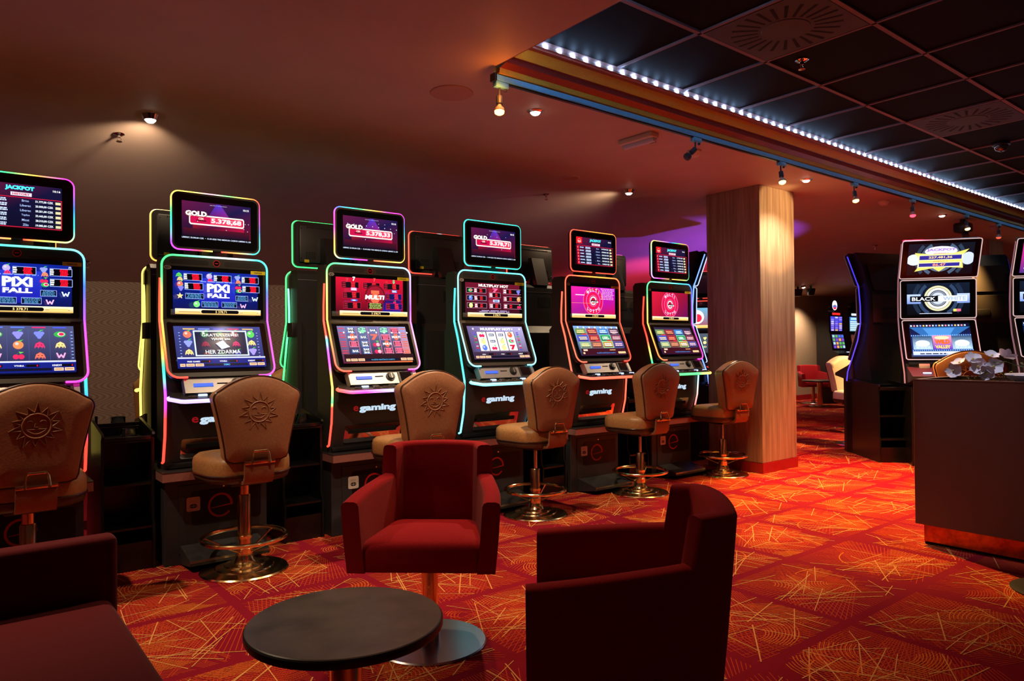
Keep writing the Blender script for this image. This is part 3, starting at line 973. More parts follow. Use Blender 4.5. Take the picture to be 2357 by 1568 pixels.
def bottom_ui(c, bg, words=('FREE GAMES', 'VYHRA', 'KREDIT'), hint=None, wcol='#ffffff'):
    c.rect(0, 0, 1, .20, bg)
    for i, wd in enumerate(words):
        c.text(wd, .17 + .33 * i, .135, .035, C(wcol), bold=.02)
        c.rect(.25 + .31 * i, .11, .36 + .31 * i, .16, C('#04040c')); c.text('0', .345 + .31 * i, .135, .035, C('#ff1c2c'), bold=.03)
    for x0, x1 in ((.02, .075), (.085, .175), (.185, .275), (.80, .885), (.895, .98)):
        c.rect(x0, .02, x1, .085, C('#ffcba0')); c.rect(x0 + .01, .045, x1 - .01, .06, C('#a05a3c'))
    c.rect(.29, .025, .78, .08, C('#050a24'))
    if hint: c.text(hint, .535, .052, .04, C('#58c8ff'), w=.34 if len(hint) > 8 else .07, bold=.01)
def reel_set(c, y0=.24, y1=.93):
    kinds = [[(1, '#7d86ff'), (5, '#f0a6d8'), (0, '#f08a54')], [(4, '#e8336c'), (2, ''), (3, '')], [(4, '#f0705a'), (4, '#ffd98a'), (1, '#8f8cff')]]
    for r in range(3):
        for k in range(5):
            x = .13 + .185 * k; y = y1 - .12 - (y1 - y0) / 3 * r
            kk, cc = kinds[(r + k) % 3][k % 3]
            critter(c, x, y, .085, cc or '#ffffff', kk)
def l_reels(c):
    c.grad(0, 0, 1, 1, C('#141640'), C('#4a4f78'))
    for k in range(6): c.rect(.035 + .185 * k, .24, .038 + .185 * k, .96, C('#6a72c8', .5))
    for k, col in enumerate(('#e8a84c', '#5a7cff', '#5a7cff', '#e8286c', '#4a58ff')): c.rect(.07 + .185 * k, .95, .19 + .185 * k, .975, C(col))
    reel_set(c)
    for i in range(9): c.rect(.965, .28 + .07 * i, .985, .295 + .07 * i, C('#9db4ff'))
    c.grad(0, .19, 1, .235, C('#4a6cff'), C('#ffffff'))
    bottom_ui(c, C('#0c1c7c'))
def l_win(c):
    c.grad(0, 0, 1, 1, C('#1a2058'), C('#3c4488'))
    for k, col in enumerate(('#e8b870', '#7a8cff', '#4a58d8', '#e8286c', '#e8b870')): c.rect(.10 + .17 * k, .92, .23 + .17 * k, .95, C(col))
    for i in range(9):
        c.rect(.045, .27 + .07 * i, .062, .285 + .07 * i, C('#9db4ff')); c.rect(.94, .27 + .07 * i, .957, .285 + .07 * i, C('#9db4ff'))
    for x, ks in ((.14, ((0, '#f0785a'), (1, '#8f9cff'), (4, '#ffd98a'))), (.87, ((0, '#59d05c'), (4, '#ffd98a'), (1, '#a394ff')))):
        for r, (k, col) in enumerate(ks): critter(c, x, .80 - .21 * r, .085, col, k)
    c.rect(.20, .26, .815, .875, C('#10143a'))
    for x, y, k, col in ((.33, .80, 0, '#1f6a3c'), (.50, .80, 4, '#1f6a4c'), (.67, .80, 0, '#7a3040'), (.33, .56, 4, '#8c1440'), (.68, .56, 4, '#c01c64'), (.33, .31, 4, '#6a2c34'), (.5, .31, 4, '#1f5a34'), (.68, .33, 1, '#2c3488')):
        critter(c, x, y, .085, col, k)
    c.frame(.20, .26, .815, .875, .03, C('#d8ecff'))
    c.text('GRATULUJEME!', .505, .755, .080, W_, w=.42, bold=.008)
    c.text('Vyhráli jste', .505, .665, .06, W_, w=.22, bold=.02)
    c.poly([(.44, .56), (.53, .64), (.58, .50), (.50, .43)], C('#e2e6ff')); c.poly([(.47, .50), (.53, .60), (.60, .48), (.50, .42)], C('#ffffff'))
    c.text('HER ZDARMA', .515, .36, .09, W_, w=.40, bold=.008)
    c.grad(0, .19, 1, .235, C('#4a6cff'), C('#ffffff'))
    bottom_ui(c, C('#0c1c7c'), hint='DEMO')
def paybox(c, x, y, w, h, edge, seed, dark='#140610'):
    c.rect(x, y, x + w, y + h, C(dark)); c.frame(x, y, x + w, y + h, .008, C(edge))
    c.rect(x + .008, y + .012, x + w * .26, y + h - .012, C('#3c0a16')); c.lines(x + .01, x + w * .25, y + .015, y + h - .015, 3, C('#b0283c'), seed, .5)
    c.lines(x + w * .52, x + w * .78, y + .02, y + h - .01, 5, C('#ff2a38'), seed + 4, .7)
def u_sevens(c):
    c.grad(0, 0, 1, 1, C('#240614'), C('#d01030'))
    for i, (x, y) in enumerate(((.08, .72), (.385, .72), (.685, .72), (.08, .45), (.685, .44), (.08, .18), (.685, .18))):
        paybox(c, x, y, .25, .17, '#e01844', i)
    c.grad4(.64, .125, .92, .60, C('#1a1480'), C('#2a1a90'), C('#2a0a30'), C('#3a0c40'))
    for i, (x, y) in enumerate(((.685, .44), (.685, .18))): paybox(c, x, y, .25, .17, '#e01878', i + 20, '#10125a')
    c.text('7', .21, .945, .11, W_, bold=.05); c.text('7', .51, .945, .09, C('#ff5a48'), bold=.05); c.text('$', .80, .925, .11, C('#58e08c'), bold=.03)
    c.rect(.165, .645, .25, .72, C('#e87ad0')); c.lines(.17, .245, .65, .715, 2, C('#fff0ff'), 3, .7)
    c.rect(.77, .635, .845, .70, C('#4a7cff')); c.text('BAR', .808, .667, .045, W_, bold=.03)
    c.rect(.165, .375, .255, .42, C('#3c6cff')); c.text('BAR', .21, .397, .035, W_, bold=.03)
    critter(c, .81, .385, .04, '#ff9aa8', 3)
    for r, col in ((.30, '#6a0c1c'), (.26, '#94142a')): c.circ(.515, .52, r, C(col), 28)
    c.rect(.455, .58, .575, .67, C('#ff6a48')); c.circ(.515, .46, .13, C('#ff6a48'))
    c.text('MULTI', .51, .49, .115, W_, w=.29, bold=.06, shear=.1)
    c.rect(.40, .175, .63, .35, C('#14060c')); c.frame(.40, .175, .63, .35, .008, C('#e01844')); c.lines(.41, .62, .185, .345, 7, C('#b8c86a'), 6, .5)
    gold_bar(c)
def bar(c, x, y, s, n, edge, fill):
    q = c.h / c.w
    hh = s * (.5 if n == 1 else .9); ww = s * q * 1.15
    c.rect(x - ww, y - hh, x + ww, y + hh, C(edge)); c.rect(x - ww * .93, y - hh * .86, x + ww * .93, y + hh * .86, C('#12142c'))
    for i in range(n):
        c.text('BAR', x, y + (i - (n - 1) / 2) * s * .85, s * .62, C(fill), w=ww * 1.6, bold=.04)
def l_sevens(c):
    c.grad4(0, 0, 1, 1, C('#5a1830'), C('#e0703c'), C('#9a9cd0'), C('#7c74a8'))
    for k in range(5):
        c.grad(.11 + .158 * k, .20, .255 + .158 * k, .985, C('#241430'), C('#6a6e9c'))
        c.rect(.258 + .158 * k, .20, .262 + .158 * k, .985, C('#e02c50'))
    for i in range(12):
        if i % 4 != 2:
            c.rect(.01, .26 + .06 * i, .09, .283 + .06 * i, C('#e0384c')); c.rect(.91, .26 + .06 * i, .985, .283 + .06 * i, C('#e8603c'))
    G = [['B2', 'S', 'B1', 'S', 'P'], ['M', 'B1', '7', 'P', 'M'], ['P', 'B2', 'C', 'M', 'P'], ['B1', 'B2', 'C', 'P', 'P']]
    for r in range(4):
        for k in range(5):
            x = .183 + .158 * k; y = .885 - .195 * r
            g = G[r][k]
            if g == 'S': c.text('$', x, y, .16, C('#8cecb0'), w=.115, bold=.04)
            elif g == '7': c.text('7', x, y, .16, C('#ff6a5a'), w=.11, bold=.06)
            elif g == 'C': critter(c, x, y, .09, '', 3); critter(c, x + .02, y - .02, .05, '#ffb0c0', 0)
            elif g == 'M':
                c.rect(x - .025, y - .02, x + .025, y + .09, C('#ff6a48')); c.circ(x, y - .03, .06, C('#ff6a48')); c.text('MULTI', x, y, .06, W_, w=.125, bold=.06)
            elif g == 'P':
                c.rect(x - .062, y - .075, x + .062, y + .075, C('#ff9ab4')); c.rect(x - .056, y - .066, x + .056, y + .066, C('#3c1430')); c.lines(x - .05, x + .05, y - .07, y + .07, 3, C('#ff6a8c'), r + k, .85)
            else: bar(c, x, y, .085, int(g[1]), '#8cb0ff', '#ffffff')
    for i in range(9): c.circ(.06 + .115 * i, .79, .022, C('#ffffff'))
    c.rect(.03, .15, .97, .195, C('#4a0c18')); c.lines(.08, .9, .155, .19, 1, C('#e0304c'), 3, .8)
    bottom_ui(c, C('#2a0c18'), words=(), hint='VLOŽTE HRÁČSKOU KARTU')
def u_fruit(c):
    c.grad(0, 0, 1, 1, C('#2a0818'), C('#6a1028'))
    c.rect(.42, .35, .61, .86, C('#8c0c24'))
    c.text('MULTIPLAY HOT', .51, .93, .085, C('#fff0ec'), w=.55, bold=.05)
    P = [(.02, .70, '2'), (.02, .48, '0b'), (.02, .26, '0y'), (.41, .58, ''), (.41, .26, ''), (.66, .70, '1'), (.66, .48, '0o'), (.66, .26, '3')]
    for i, (x, y, g) in enumerate(P):
        w = .35 if g else .21
        c.rect(x, y, x + w, y + .15, C('#10060e')); c.frame(x, y, x + w, y + .15, .008, C('#d89ab8' if i != 1 else '#c8a0c8'))
        ox = x + (.13 if (g and x < .4) else .005)
        c.rect(ox, y + .015, ox + .06, y + .135, C('#a8183c')); c.lines(ox + .005, ox + .055, y + .02, y + .13, 2, W_, i, .7)
        c.lines(ox + .10, ox + .15, y + .02, y + .13, 2, C('#ff2030'), i + 3, .7)
        fx = x + .065 if x < .4 else x + .285
        if g:
            k = int(g[0]); col = {'b': '#5a7cf0', 'y': '#ffe68c', 'o': '#ff9a50'}.get(g[1:], '#7a78e0')
            critter(c, fx, y + .075, .068, col, k)
    c.text('7', .50, .79, .12, C('#f06a9c'), bold=.08, w=.10); c.rect(.455, .44, .575, .52, C('#b8c8ff')); c.text('BAR', .515, .48, .05, C('#141c50'), bold=.03)
    c.lines(.2, .82, .135, .21, 2, C('#b8a8d8'), 5, .5)
    gold_bar(c)
def l_fruit(c):
    c.grad4(0, 0, 1, 1, C('#3c2a4c'), C('#4c3450'), C('#b0a8d8'), C('#6c5c90'))
    c.text('MULTIPLAY HOT', .50, .915, .075, C('#fff0f4'), w=.55, bold=.04)
    for i in range(7): c.circ(.10 + .14 * i, .92, .03, C('#e8e4ff'))
    c.text('MULTIPLAY HOT', .50, .915, .075, C('#ffffff'), w=.55, bold=.05)
    G = [['3', 'B', 'B', 'o'], ['y', 'B', 'y', '2'], ['b', '3', 'y', '7']]
    c.rect(.135, .23, .82, .835, C('#4a1434'))
    for k in range(4):
        x0 = .145 + .168 * k
        c.grad(x0, .245, x0 + .155, .825, C('#ffffff'), C('#f4f0ff'))
        for r in range(3):
            x, y = x0 + .078, .73 - .195 * r
            g = G[r][k]
            if g == 'B': bar(c, x, y, .075, 1, '#2c3454', '#e8ecff')
            elif g == '7': c.text('7', x, y, .16, C('#d8143c'), w=.10, bold=.08)
            elif g in '23': critter(c, x, y, .085, '', int(g))
            else: critter(c, x, y, .085, {'o': '#f0643c', 'y': '#ffe08c', 'b': '#5a78e0'}[g], 0)
    for i, col in enumerate(('#4a5ad0', '#e02848', '#e8b8d0', '#b03890', '#4aa85a', '#c02850', '#e0704c', '#4ab070', '#4a60e0', '#7858e0')):
        c.rect(.075, .25 + .058 * i, .115, .285 + .058 * i, C(col, .8)); c.rect(.845, .25 + .058 * i, .885, .285 + .058 * i, C(col, .8))
    bottom_ui(c, C('#3a2840'), words=('SÁZKA', 'VÝHRA', 'KREDIT'))
def u_lotto(c, hue=0):
    a, b = ('#b010c8', '#d0103c') if hue == 0 else ('#8c0c30', '#2a0a3c')
    c.grad4(0, .12, 1, 1, C('#a01880') if hue == 0 else C('#b01030'), C('#c01040') if hue == 0 else C('#5a0a50'), C(a), C('#e8209c') if hue == 0 else C('#d01838'))
    for i, (r0, r1, col) in enumerate(((.47, .50, '#ff5a9c'), (.36, .46, '#d8104c'), (.33, .345, '#ff8cc0'), (.20, .31, '#f0144c'), (.19, .205, '#ff7ab0'))):
        c.ring(.49, .56, r0 * .92, r1 * .92, C(col))
    c.circ(.49, .56, .17, C('#b80c34')); c.ring(.49, .56, .10, .145, C('#e8dcea'), a0=.1, a1=5.6); c.rect(.43, .535, .58, .575, C('#1c0a14')); c.rect(.455, .50, .60, .545, C('#ffffff')); c.rect(.47, .512, .585, .532, C('#181018'))
    for i, ch in enumerate('MULTI'):
        t = PI * (.72 - .11 * i)
        c.text(ch, .49 + .39 * (c.h / c.w) * math.cos(t), .56 + .36 * math.sin(t), .10, C('#ffd0e8'), bold=.04)
    for i, ch in enumerate('LOTTO'):
        t = PI * (1.28 + .11 * i)
        c.text(ch, .49 + .39 * (c.h / c.w) * math.cos(t), .56 + .34 * math.sin(t), .10, C('#ffd0e8'), bold=.04)
    if hue == 0:
        c.rect(0, .47, .5, .478, C('#ff9a5c')); c.lines(.65, .98, .6, .98, 8, C('#ffc8e0'), 4, .35); c.rect(.08, .72, .28, .745, C('#ffe0ff'))
    gold_bar(c)
def l_menu(c, glow=True):
    c.grad(0, 0, 1, 1, C('#2a1430'), C('#7ca8e0') if glow else C('#2c2440'))
    cols = ['#6a8c5a', '#8c3440', '#3c7ac0', '#4a3450', '#4a50b8', '#a02838', '#1f8a4c', '#7a3048', '#8ca888', '#8c5a4c', '#c08c3c', '#4c4488']
    tx = ['', '', 'WILD', 'MULTIPLAY HOT', 'MERGE', 'JOKER', '100', 'BLAZER', 'SLOTS', 'LUCKY', 'GOLD', 'MAGIC']
    for i in range(12):
        r, k = i // 4, i % 4
        x0, y0 = .015 + .247 * k, .70 - .235 * r
        c.rect(x0, y0, x0 + .235, y0 + .22, C(cols[i]))
        c.grad(x0 + .02, y0 + .02, x0 + .215, y0 + .11, C('#1c0c20'), C(cols[i], 1.6))
        c.lines(x0 + .03, x0 + .21, y0 + .05, y0 + .17, 2, C(('#ffe08c', '#ff9a6a', '#d8f0ff', '#ffc8d0')[i % 4]), i, .6)
        if i in (6, 10): c.frame(x0, y0, x0 + .235, y0 + .22, .014, C('#8cf0a8'))
        if i == 3: c.text('HOT', x0 + .12, y0 + .06, .07, C('#ffd0d0'), bold=.03)
        if i == 6: c.text('100', x0 + .12, y0 + .13, .08, C('#c8ffb0'), bold=.03)
        if i in (0, 5, 6): c.rect(x0 + .13, y0, x0 + .235, y0 + .035, C('#e02838'))
    c.rect(0, 0, 1, .21, C('#3c0c1c')); c.rect(.04, .13, .13, .185, C('#ffd0b0')); c.rect(.62, .14, .75, .17, C('#d89a6a'))
    c.rect(.02, .03, .06, .09, C('#e8c89a')); c.rect(.80, .03, .97, .10, C('#f0c890'))
    if glow:
        for i in range(8): c.circ(.06 + .125 * i, .915, .03, W_)
    c.text('VLOŽTE HRÁČSKOU KARTU', .52, .06, .045, C('#3c9cff'), w=.42, bold=.01)
def h_gold(c, val, clock):
    c.grad4(0, .10, 1, 1, C('#120a28'), C('#64081c'), C('#1a1448'), C('#5a1440'))
    c.grad4(.15, .2, .9, .62, C('#300818'), C('#c01030'), C('#64104c'), C('#c01838'))
    c.poly([(.49, .98), (.55, .98), (.70, .60), (.36, .60)], [C('#4030b8'), C('#4030b8'), C('#8c1458'), C('#581048')])
    c.grad(.02, .10, .98, .30, C('#140a22'), C('#4a0c20'))
    c.text('PRÉMIE MŮŽE BÝT I VYŠŠÍ NEŽ ZOBRAZENO', .52, .945, .022, C('#cfd4ff'), w=.25)
    c.text(clock, .93, .90, .055, W_, w=.085, bold=.02)
    c.poly([(.12, .40), (.88, .40), (.90, .44), (.90, .62), (.88, .66), (.12, .66), (.10, .62), (.10, .44)], C('#fff6e4')); c.poly([(.13, .435), (.87, .435), (.885, .46), (.885, .60), (.87, .625), (.13, .625), (.115, .60), (.115, .46)], C('#c01048')); c.rect(.40, .435, .865, .625, C('#e83a5c'))
    c.text('CZK', .27, .565, .05, C('#fff4d8'), bold=.03); c.rect(.20, .50, .34, .53, C('#50081c'))
    c.text(val, .635, .53, .150, C('#fff0f4'), w=.445, bold=.04)
    c.text('GOLD', .20, .685, .15, C('#7a3c28'), w=.32, bold=.10); c.text('GOLD', .20, .69, .135, C('#fffaf0'), w=.30, bold=.06)
    c.text('LIBEREC 25.000,00 CZK  •  15-09-2025 7003 MERKUR CASINO LIBEREC II, LIB', .5, .05, .045, C('#d8e4ff'), w=1.0, bold=.015)
    rnd = random.Random(hash(val) % 99)
    for i in range(7): c.circ(rnd.uniform(.05, .97), rnd.uniform(.3, .85), .009, C('#e8f0ff'))
    if val.endswith('33'):
        for i in range(9): c.circ(.08 + .112 * i, .77 - .006 * i, .012, C('#dff0ff'))
def h_jackpot(c):
    c.grad4(0, 0, 1, 1, C('#0a0a20'), C('#0c0a24'), C('#141238'), C('#5a1438'))
    c.rect(0, .76, .16, 1, C('#e01420')); c.ring(.085, .86, .06, .085, C('#ff8078')); c.rect(.045, .83, .125, .855, W_)
    c.text('JACKPOT', .53, .90, .12, C('#4ce8f0'), w=.32, bold=.07); c.rect(.43, .73, .66, .81, C('#f2d4e0')); c.text('HISTORY', .545, .77, .05, C('#b01c4c'), w=.19, bold=.03)
    c.text('10:16', .94, .91, .05, W_, w=.085, bold=.02)
    rows = ['51.777,00 CZK', '25.000,00 CZK', '55.251,00 CZK', '33.443,00 CZK', '28.310,00 CZK', '19.085,00 CZK']
    city = ['Brno', 'Liberec', 'Liberec', 'Teplice', 'Most', 'Zlín']
    for i in range(6):
        y = .625 - .112 * i
        c.rect(.015, y - .045, .07, y + .045, C('#d8142c')); c.circ(.042, y, .02, C('#ffa098'))
        c.lines(.085, .215, y - .025, y + .025, 1, C('#b8c8f0'), i, .8); c.lines(.245, .40, y - .04, y + .04, 2, C('#c8d8ff'), i + 8, .7)
        c.text(city[i], .59, y, .05, C('#a8bcf0'), bold=.01); c.text(rows[i], .80, y, .055, C('#e8f4ff'), w=.20, bold=.03); c.rect(.925, y - .03, .985, y + .03, C('#d8d0a0'))
    c.frame(.005, .0, .995, .69, .012, C('#f01c3c'))

# ------------------------------------------------------------------ the slot machines
NE = dict(g='#3dff7a', y='#ffe060', o='#ffa040', r='#ff3a2c', m='#ff2cc0', p='#9a40ff', b='#2c60ff', c='#30e0d8', t='#22d8b8', n='#7cf5c0', w='#f4fbff', k='#ff90c8', l='#78e4f4', s='#ff5a40', v='#b49cff')
def ramp(stops, u):
    """stops: list of (position, letter)"""
    if isinstance(stops, str):
        stops = [(i / max(1, len(stops) - 1), ch) for i, ch in enumerate(stops)]
    p = stops[0]
    for q in stops[1:]:
        if u <= q[0]:
            t = 0 if q[0] == p[0] else (u - p[0]) / (q[0] - p[0])
            a, b = lin(NE[p[1]]), lin(NE[q[1]])
            return tuple(a[i] + (b[i] - a[i]) * t for i in range(3))
        p = q
    return lin(NE[p[1]])
def dense(path, step=0.03):
    out = [path[0]]
    for a, b in zip(path[:-1], path[1:]):
        L = math.dist(a, b); n = max(1, int(L / step))
        for i in range(1, n + 1):
            out.append(tuple(a[k] + (b[k] - a[k]) * i / n for k in range(len(a))))
    return out
def neon_tube(mb, path, r, stops, n=8):
    L = [0]
    for a, b in zip(path[:-1], path[1:]): L.append(L[-1] + math.dist(a, b))
    mb.tube(path, r, 'neon', n, col=[ramp(stops, l / L[-1]) for l in L])

FZ, BZ, BY, UT = 1.365, 1.045, -0.135, 0.36
L1 = math.hypot(BY, FZ - BZ)
def slot_machine(label, xc, yf, rz, w, s, draw_top, draw_up, draw_lo, front, side, deck, head, bez='bezel', rear_view=False, group=None, lit_back=False, side_r=None):
    t = thing('slot_machine', label, 'slot machine', (xc, yf, 0), rz, group)
    Z = lambda z: 0.52 + (z - 0.52) * s
    def P(x, q, n=0.0):
        if q >= L1:
            return (x, -n, Z(FZ + q - L1))
        f = q / L1
        return (x, BY * (1 - f) + n * (BZ - FZ) / L1, Z(BZ + (FZ - BZ) * f) + n * (-BY) / L1)
    hw = w / 2
    # cabinet
    prof = [(0.02, 0.525), (-0.045, 0.72), (-0.060, 0.93), (-0.02, 1.10), (0.015, 1.24), (0.05, 1.36), (0.05, 1.70), (0.065, 1.722), (0.15, 1.722), (0.175, 1.695), (0.175, 0.525)]
    mb = MB(); c = hw - 0.008
    mb.prism(prof, lambda p: (-c, p[0], Z(p[1])), lambda p: (c, p[0], Z(p[1])), 'charcoal')
    mb.build('cabinet', t, smooth=20)
    rp = [(0.17, 0.525), (0.17, 1.36), (0.18, 1.36), (0.245, 1.30), (0.245, 0.525)]
    mb = MB(); mb.prism(rp, lambda p: (-c + .03, p[0], Z(p[1])), lambda p: (c - .03, p[0], Z(p[1])), 'bezel' if lit_back else 'charcoal')  # lighter material paints in the light falling on one back
    mb.build('rear_housing', t, smooth=20)
    # front frame in two leaves
    mb = MB()
    lo = rrect(w, L1, 0.055, 0, L1 / 2, 6, (1, 1, 0, 0)); up = rrect(w, UT, 0.055, 0, L1 + UT / 2, 6, (0, 0, 1, 1))
    e = 1e-5
    mb.prism(lo, lambda p: P(p[0], min(p[1], L1 - e), 0), lambda p: P(p[0], min(p[1], L1 - e), -0.045), bez)
    mb.prism(up, lambda p: P(p[0], max(p[1], L1), 0), lambda p: P(p[0], max(p[1], L1), -0.045), bez)
    mb.build('front_frame', t, smooth=20)
    # light tubes: front outline, both sides
    mb = MB()
    o = 0.003
    arc = lambda cx, cy, r, a0, a1: [(cx + r * math.cos(a0 + (a1 - a0) * i / 6), cy + r * math.sin(a0 + (a1 - a0) * i / 6)) for i in range(7)]
    r = 0.058; T = L1 + UT
    path = [(-hw + 0.095, -o)] + arc(-hw + r - o, r - o, r, 1.5 * PI, PI) + dense([(-hw - o, r), (-hw - o, L1)], .04) + dense([(-hw - o, L1), (-hw - o, T - r)], .04)[1:] + arc(-hw + r - o, T - r + o, r, PI, .5 * PI) + dense([(-hw + r, T + o), (hw - r, T + o)], .04) + arc(hw - r + o, T - r + o, r, .5 * PI, 0) + dense([(hw + o, T - r), (hw + o, L1)], .04) + dense([(hw + o, L1), (hw + o, r)], .04)[1:] + arc(hw - r + o, r - o, r, 0, -.5 * PI) + [(hw - 0.095, -o)]
    neon_tube(mb, [P(x, q, 0.001) for x, q in path], 0.0055, front)
    mb.build('light_tube', t)
    sp = [(0.045, 1.60), (0.058, 1.45), (0.058, 1.36), (0.015, 1.24), (-0.022, 1.10), (-0.064, 0.94), (-0.062, 0.88), (-0.048, 0.72), (-0.008, 0.575), (0.012, 0.568)]
    for sg, stops in ((-1, side), (1, side_r or side)):
        mb = MB()
        neon_tube(mb, [(sg * (hw + 0.002), y - 0.006, Z(z)) for y, z in dense(sp, .03)], 0.0072, stops)
        mb.build('light_tube', t)
    # screens
    def scr(nm, q0, q1, sw, g0, g1, draw, k):
        m = MB()
        gw = sw + 0.062
        g = rrect(gw, g1 - g0, 0.008, 0, (g0 + g1) / 2, 2)
        if k: fn = lambda p, n: P(p[0], max(p[1], L1), n)
        else: fn = lambda p, n: P(p[0], min(p[1], L1 - e), n)
        m.prism(g, lambda p: fn(p, 0.0025), lambda p: fn(p, -0.004), 'glass_black')
        O = Vector(fn((-sw / 2, q0), 0.0028)); V = Vector(fn((-sw / 2, q1), 0.0028)) - O
        cv = Canvas(m, O, (1, 0, 0), V, sw, V.length)
        draw(cv)
        return m.build(nm, t, smooth=0)
    sw = w * 0.815
    us = scr('upper_screen', L1 + 0.029, L1 + 0.278, sw, L1 + 0.008, L1 + 0.302, draw_up, 1)
    scr('lower_screen', 0.048, 0.305, sw * 1.015, 0.026, 0.330, draw_lo, 0)
    if not rear_view:
        m = MB()
        Zp = lambda x, q: Vector(P(x, q, 0.0036))
        cv = Canvas(m, Zp(0.335 * w, L1 + 0.276), (1, 0, 0), (0, 0, 1), 0.150 * w, 0.021 * s, m='yellow')
        cv.rect(0, 0, 1, 1, (0, 0, 0)); cv.m = 'ink'; cv.text('CASHLESS', .5, .5, .45, (0, 0, 0), w=.55, bold=.03)
        m.build('yellow_sticker', t, smooth=0)
        m = MB(); m.mats = []
        cv = Canvas(m, Zp(-0.485 * w, L1 + 0.281), (1, 0, 0), (0, 0, 1), 0.036, 0.021, m='white_lbl')
        q = cv.h / cv.w
        vs = []
        cv.poly([(.5 + .5 * math.cos(2 * PI * i / 18), .5 + .5 * math.sin(2 * PI * i / 18)) for i in range(18)], (0, 0, 0)); cv.m = 'ink'
        cv.poly([(.5 + .42 * math.cos(2 * PI * i / 18), .5 + .40 * math.sin(2 * PI * i / 18)) for i in range(18)], (0, 0, 0)); cv.m = 'white_lbl'; cv.text('718', .5, .5, .4, (0, 0, 0), w=.5)
        m.build('oval_sticker', t, smooth=0)
        for sg in (-1, 1):
            m = MB(); g = rrect(w * 0.36, 0.026, 0.012, sg * w * 0.255, L1 + 0.328, 4)
            m.prism(g, lambda p: P(p[0], p[1], 0.0015), lambda p: P(p[0], p[1], -0.004), 'grille'); m.build('speaker_grille', t, smooth=0)
        m = MB(); cv = Canvas(m, P(-0.019, L1 + 0.309, 0.0012), (1, 0, 0), (0, 0, 1), 0.038, 0.038, m='glass_black')
        cv.circ(.5, .5, .5, (0, 0, 0), 24); cv.m = 'red_e'; cv.ring(.5, .5, .40, .50, (0, 0, 0)); cv.rect(.25, .44, .75, .56, (0, 0, 0))
        m.build('round_emblem', t, smooth=0)
        # silver control panel under the lower screen
        a, b = (-0.118, 1.040), (-0.166, 0.958)
        hx0, hx1 = -hw + 0.075, hw - 0.035
        d = Vector((0, b[0] - a[0], b[1] - a[1])).normalized(); nrm = Vector((0, d.z, -d.y))
        if nrm.y > 0: nrm = -nrm
        g = rrect(hx1 - hx0, 1.0, 0.0, (hx0 + hx1) / 2, 0.5, 1, (0, 0, 0, 0))
        fn = lambda p, n: Vector((p[0], b[0] + (a[0] - b[0]) * p[1], Z(b[1] + (a[1] - b[1]) * p[1]))) + nrm * n
        mm = MB(); mm.prism(g, lambda p: fn(p, 0.0), lambda p: fn(p, -0.05), 'silver'); cp = mm.build('control_panel', t, smooth=0)
        PW = hx1 - hx0; ph = (fn((0, 1), 0) - fn((0, 0), 0)).length
        def pad(nm, u0, u1, v0, v1, th, m, rr=0.003):
            q = MB(); g = rrect((u1 - u0) * PW, (v1 - v0), rr / ph * 0 , hx0 + (u0 + u1) / 2 * PW, (v0 + v1) / 2, 1, (0, 0, 0, 0))
            q.prism(g, lambda p: fn(p, th), lambda p: fn(p, -0.002), m); return q.build(nm, cp, smooth=0)
        pad('card_reader', .10, .32, .38, .58, 0.006, 'slot_blue')
        pad('card_slot', .37, .49, .52, .60, 0.001, 'slot')
        pad('bill_window_frame', .71, .94, .05, .92, 0.005, 'bezel'); pad('bill_window', .74, .91, .12, .82, 0.0065, 'glass_black')
        q = MB(); c0 = fn((hx0 + .595 * PW, .52), 0)
        q.cyl(c0, c0 + nrm * 0.008, 0.030, 'black', n=24); q.cyl(c0 + nrm * 0.008, c0 + nrm * 0.018, 0.024, 'bezel', r1=0.020, n=24)
        q.box((0, 0, 0), (0.006, 0.036, 0.004), 'silver', X=Matrix.Translation(c0 + nrm * 0.019) @ nrm.to_track_quat('Z', 'Y').to_matrix().to_4x4())
        q.build('knob', cp)
    # button deck
    pl = [(-hw + 0.03, -0.075), (-hw - 0.004, -0.165), (-hw + 0.045, -0.235), (hw - 0.045, -0.235), (hw + 0.004, -0.165), (hw - 0.03, -0.075)]
    zz = lambda y: Z(0.958 + (y + 0.075) * 0.17)
    mb = MB(); mb.prism(pl, lambda p: (p[0], p[1], zz(p[1])), lambda p: (p[0] * .99, p[1] * .97, zz(p[1]) - 0.026), bez); dk = mb.build('button_deck', t, smooth=20)
    mb = MB()
    ring = [(-hw + 0.03, -0.12), (-hw - 0.006, -0.150), (-hw - 0.008, -0.168), (-hw + 0.035, -0.231), (-hw + 0.055, -0.239)] + [(-hw + 0.055 + (w - 0.11) * i / 12, -0.239) for i in range(1, 12)] + [(hw - 0.055, -0.239), (hw - 0.035, -0.231), (hw + 0.008, -0.168), (hw + 0.006, -0.150), (hw - 0.03, -0.12)]
    neon_tube(mb, [(x, y, zz(y) - 0.013) for x, y in ring], 0.0105, deck)
    mb.build('light_tube', t)
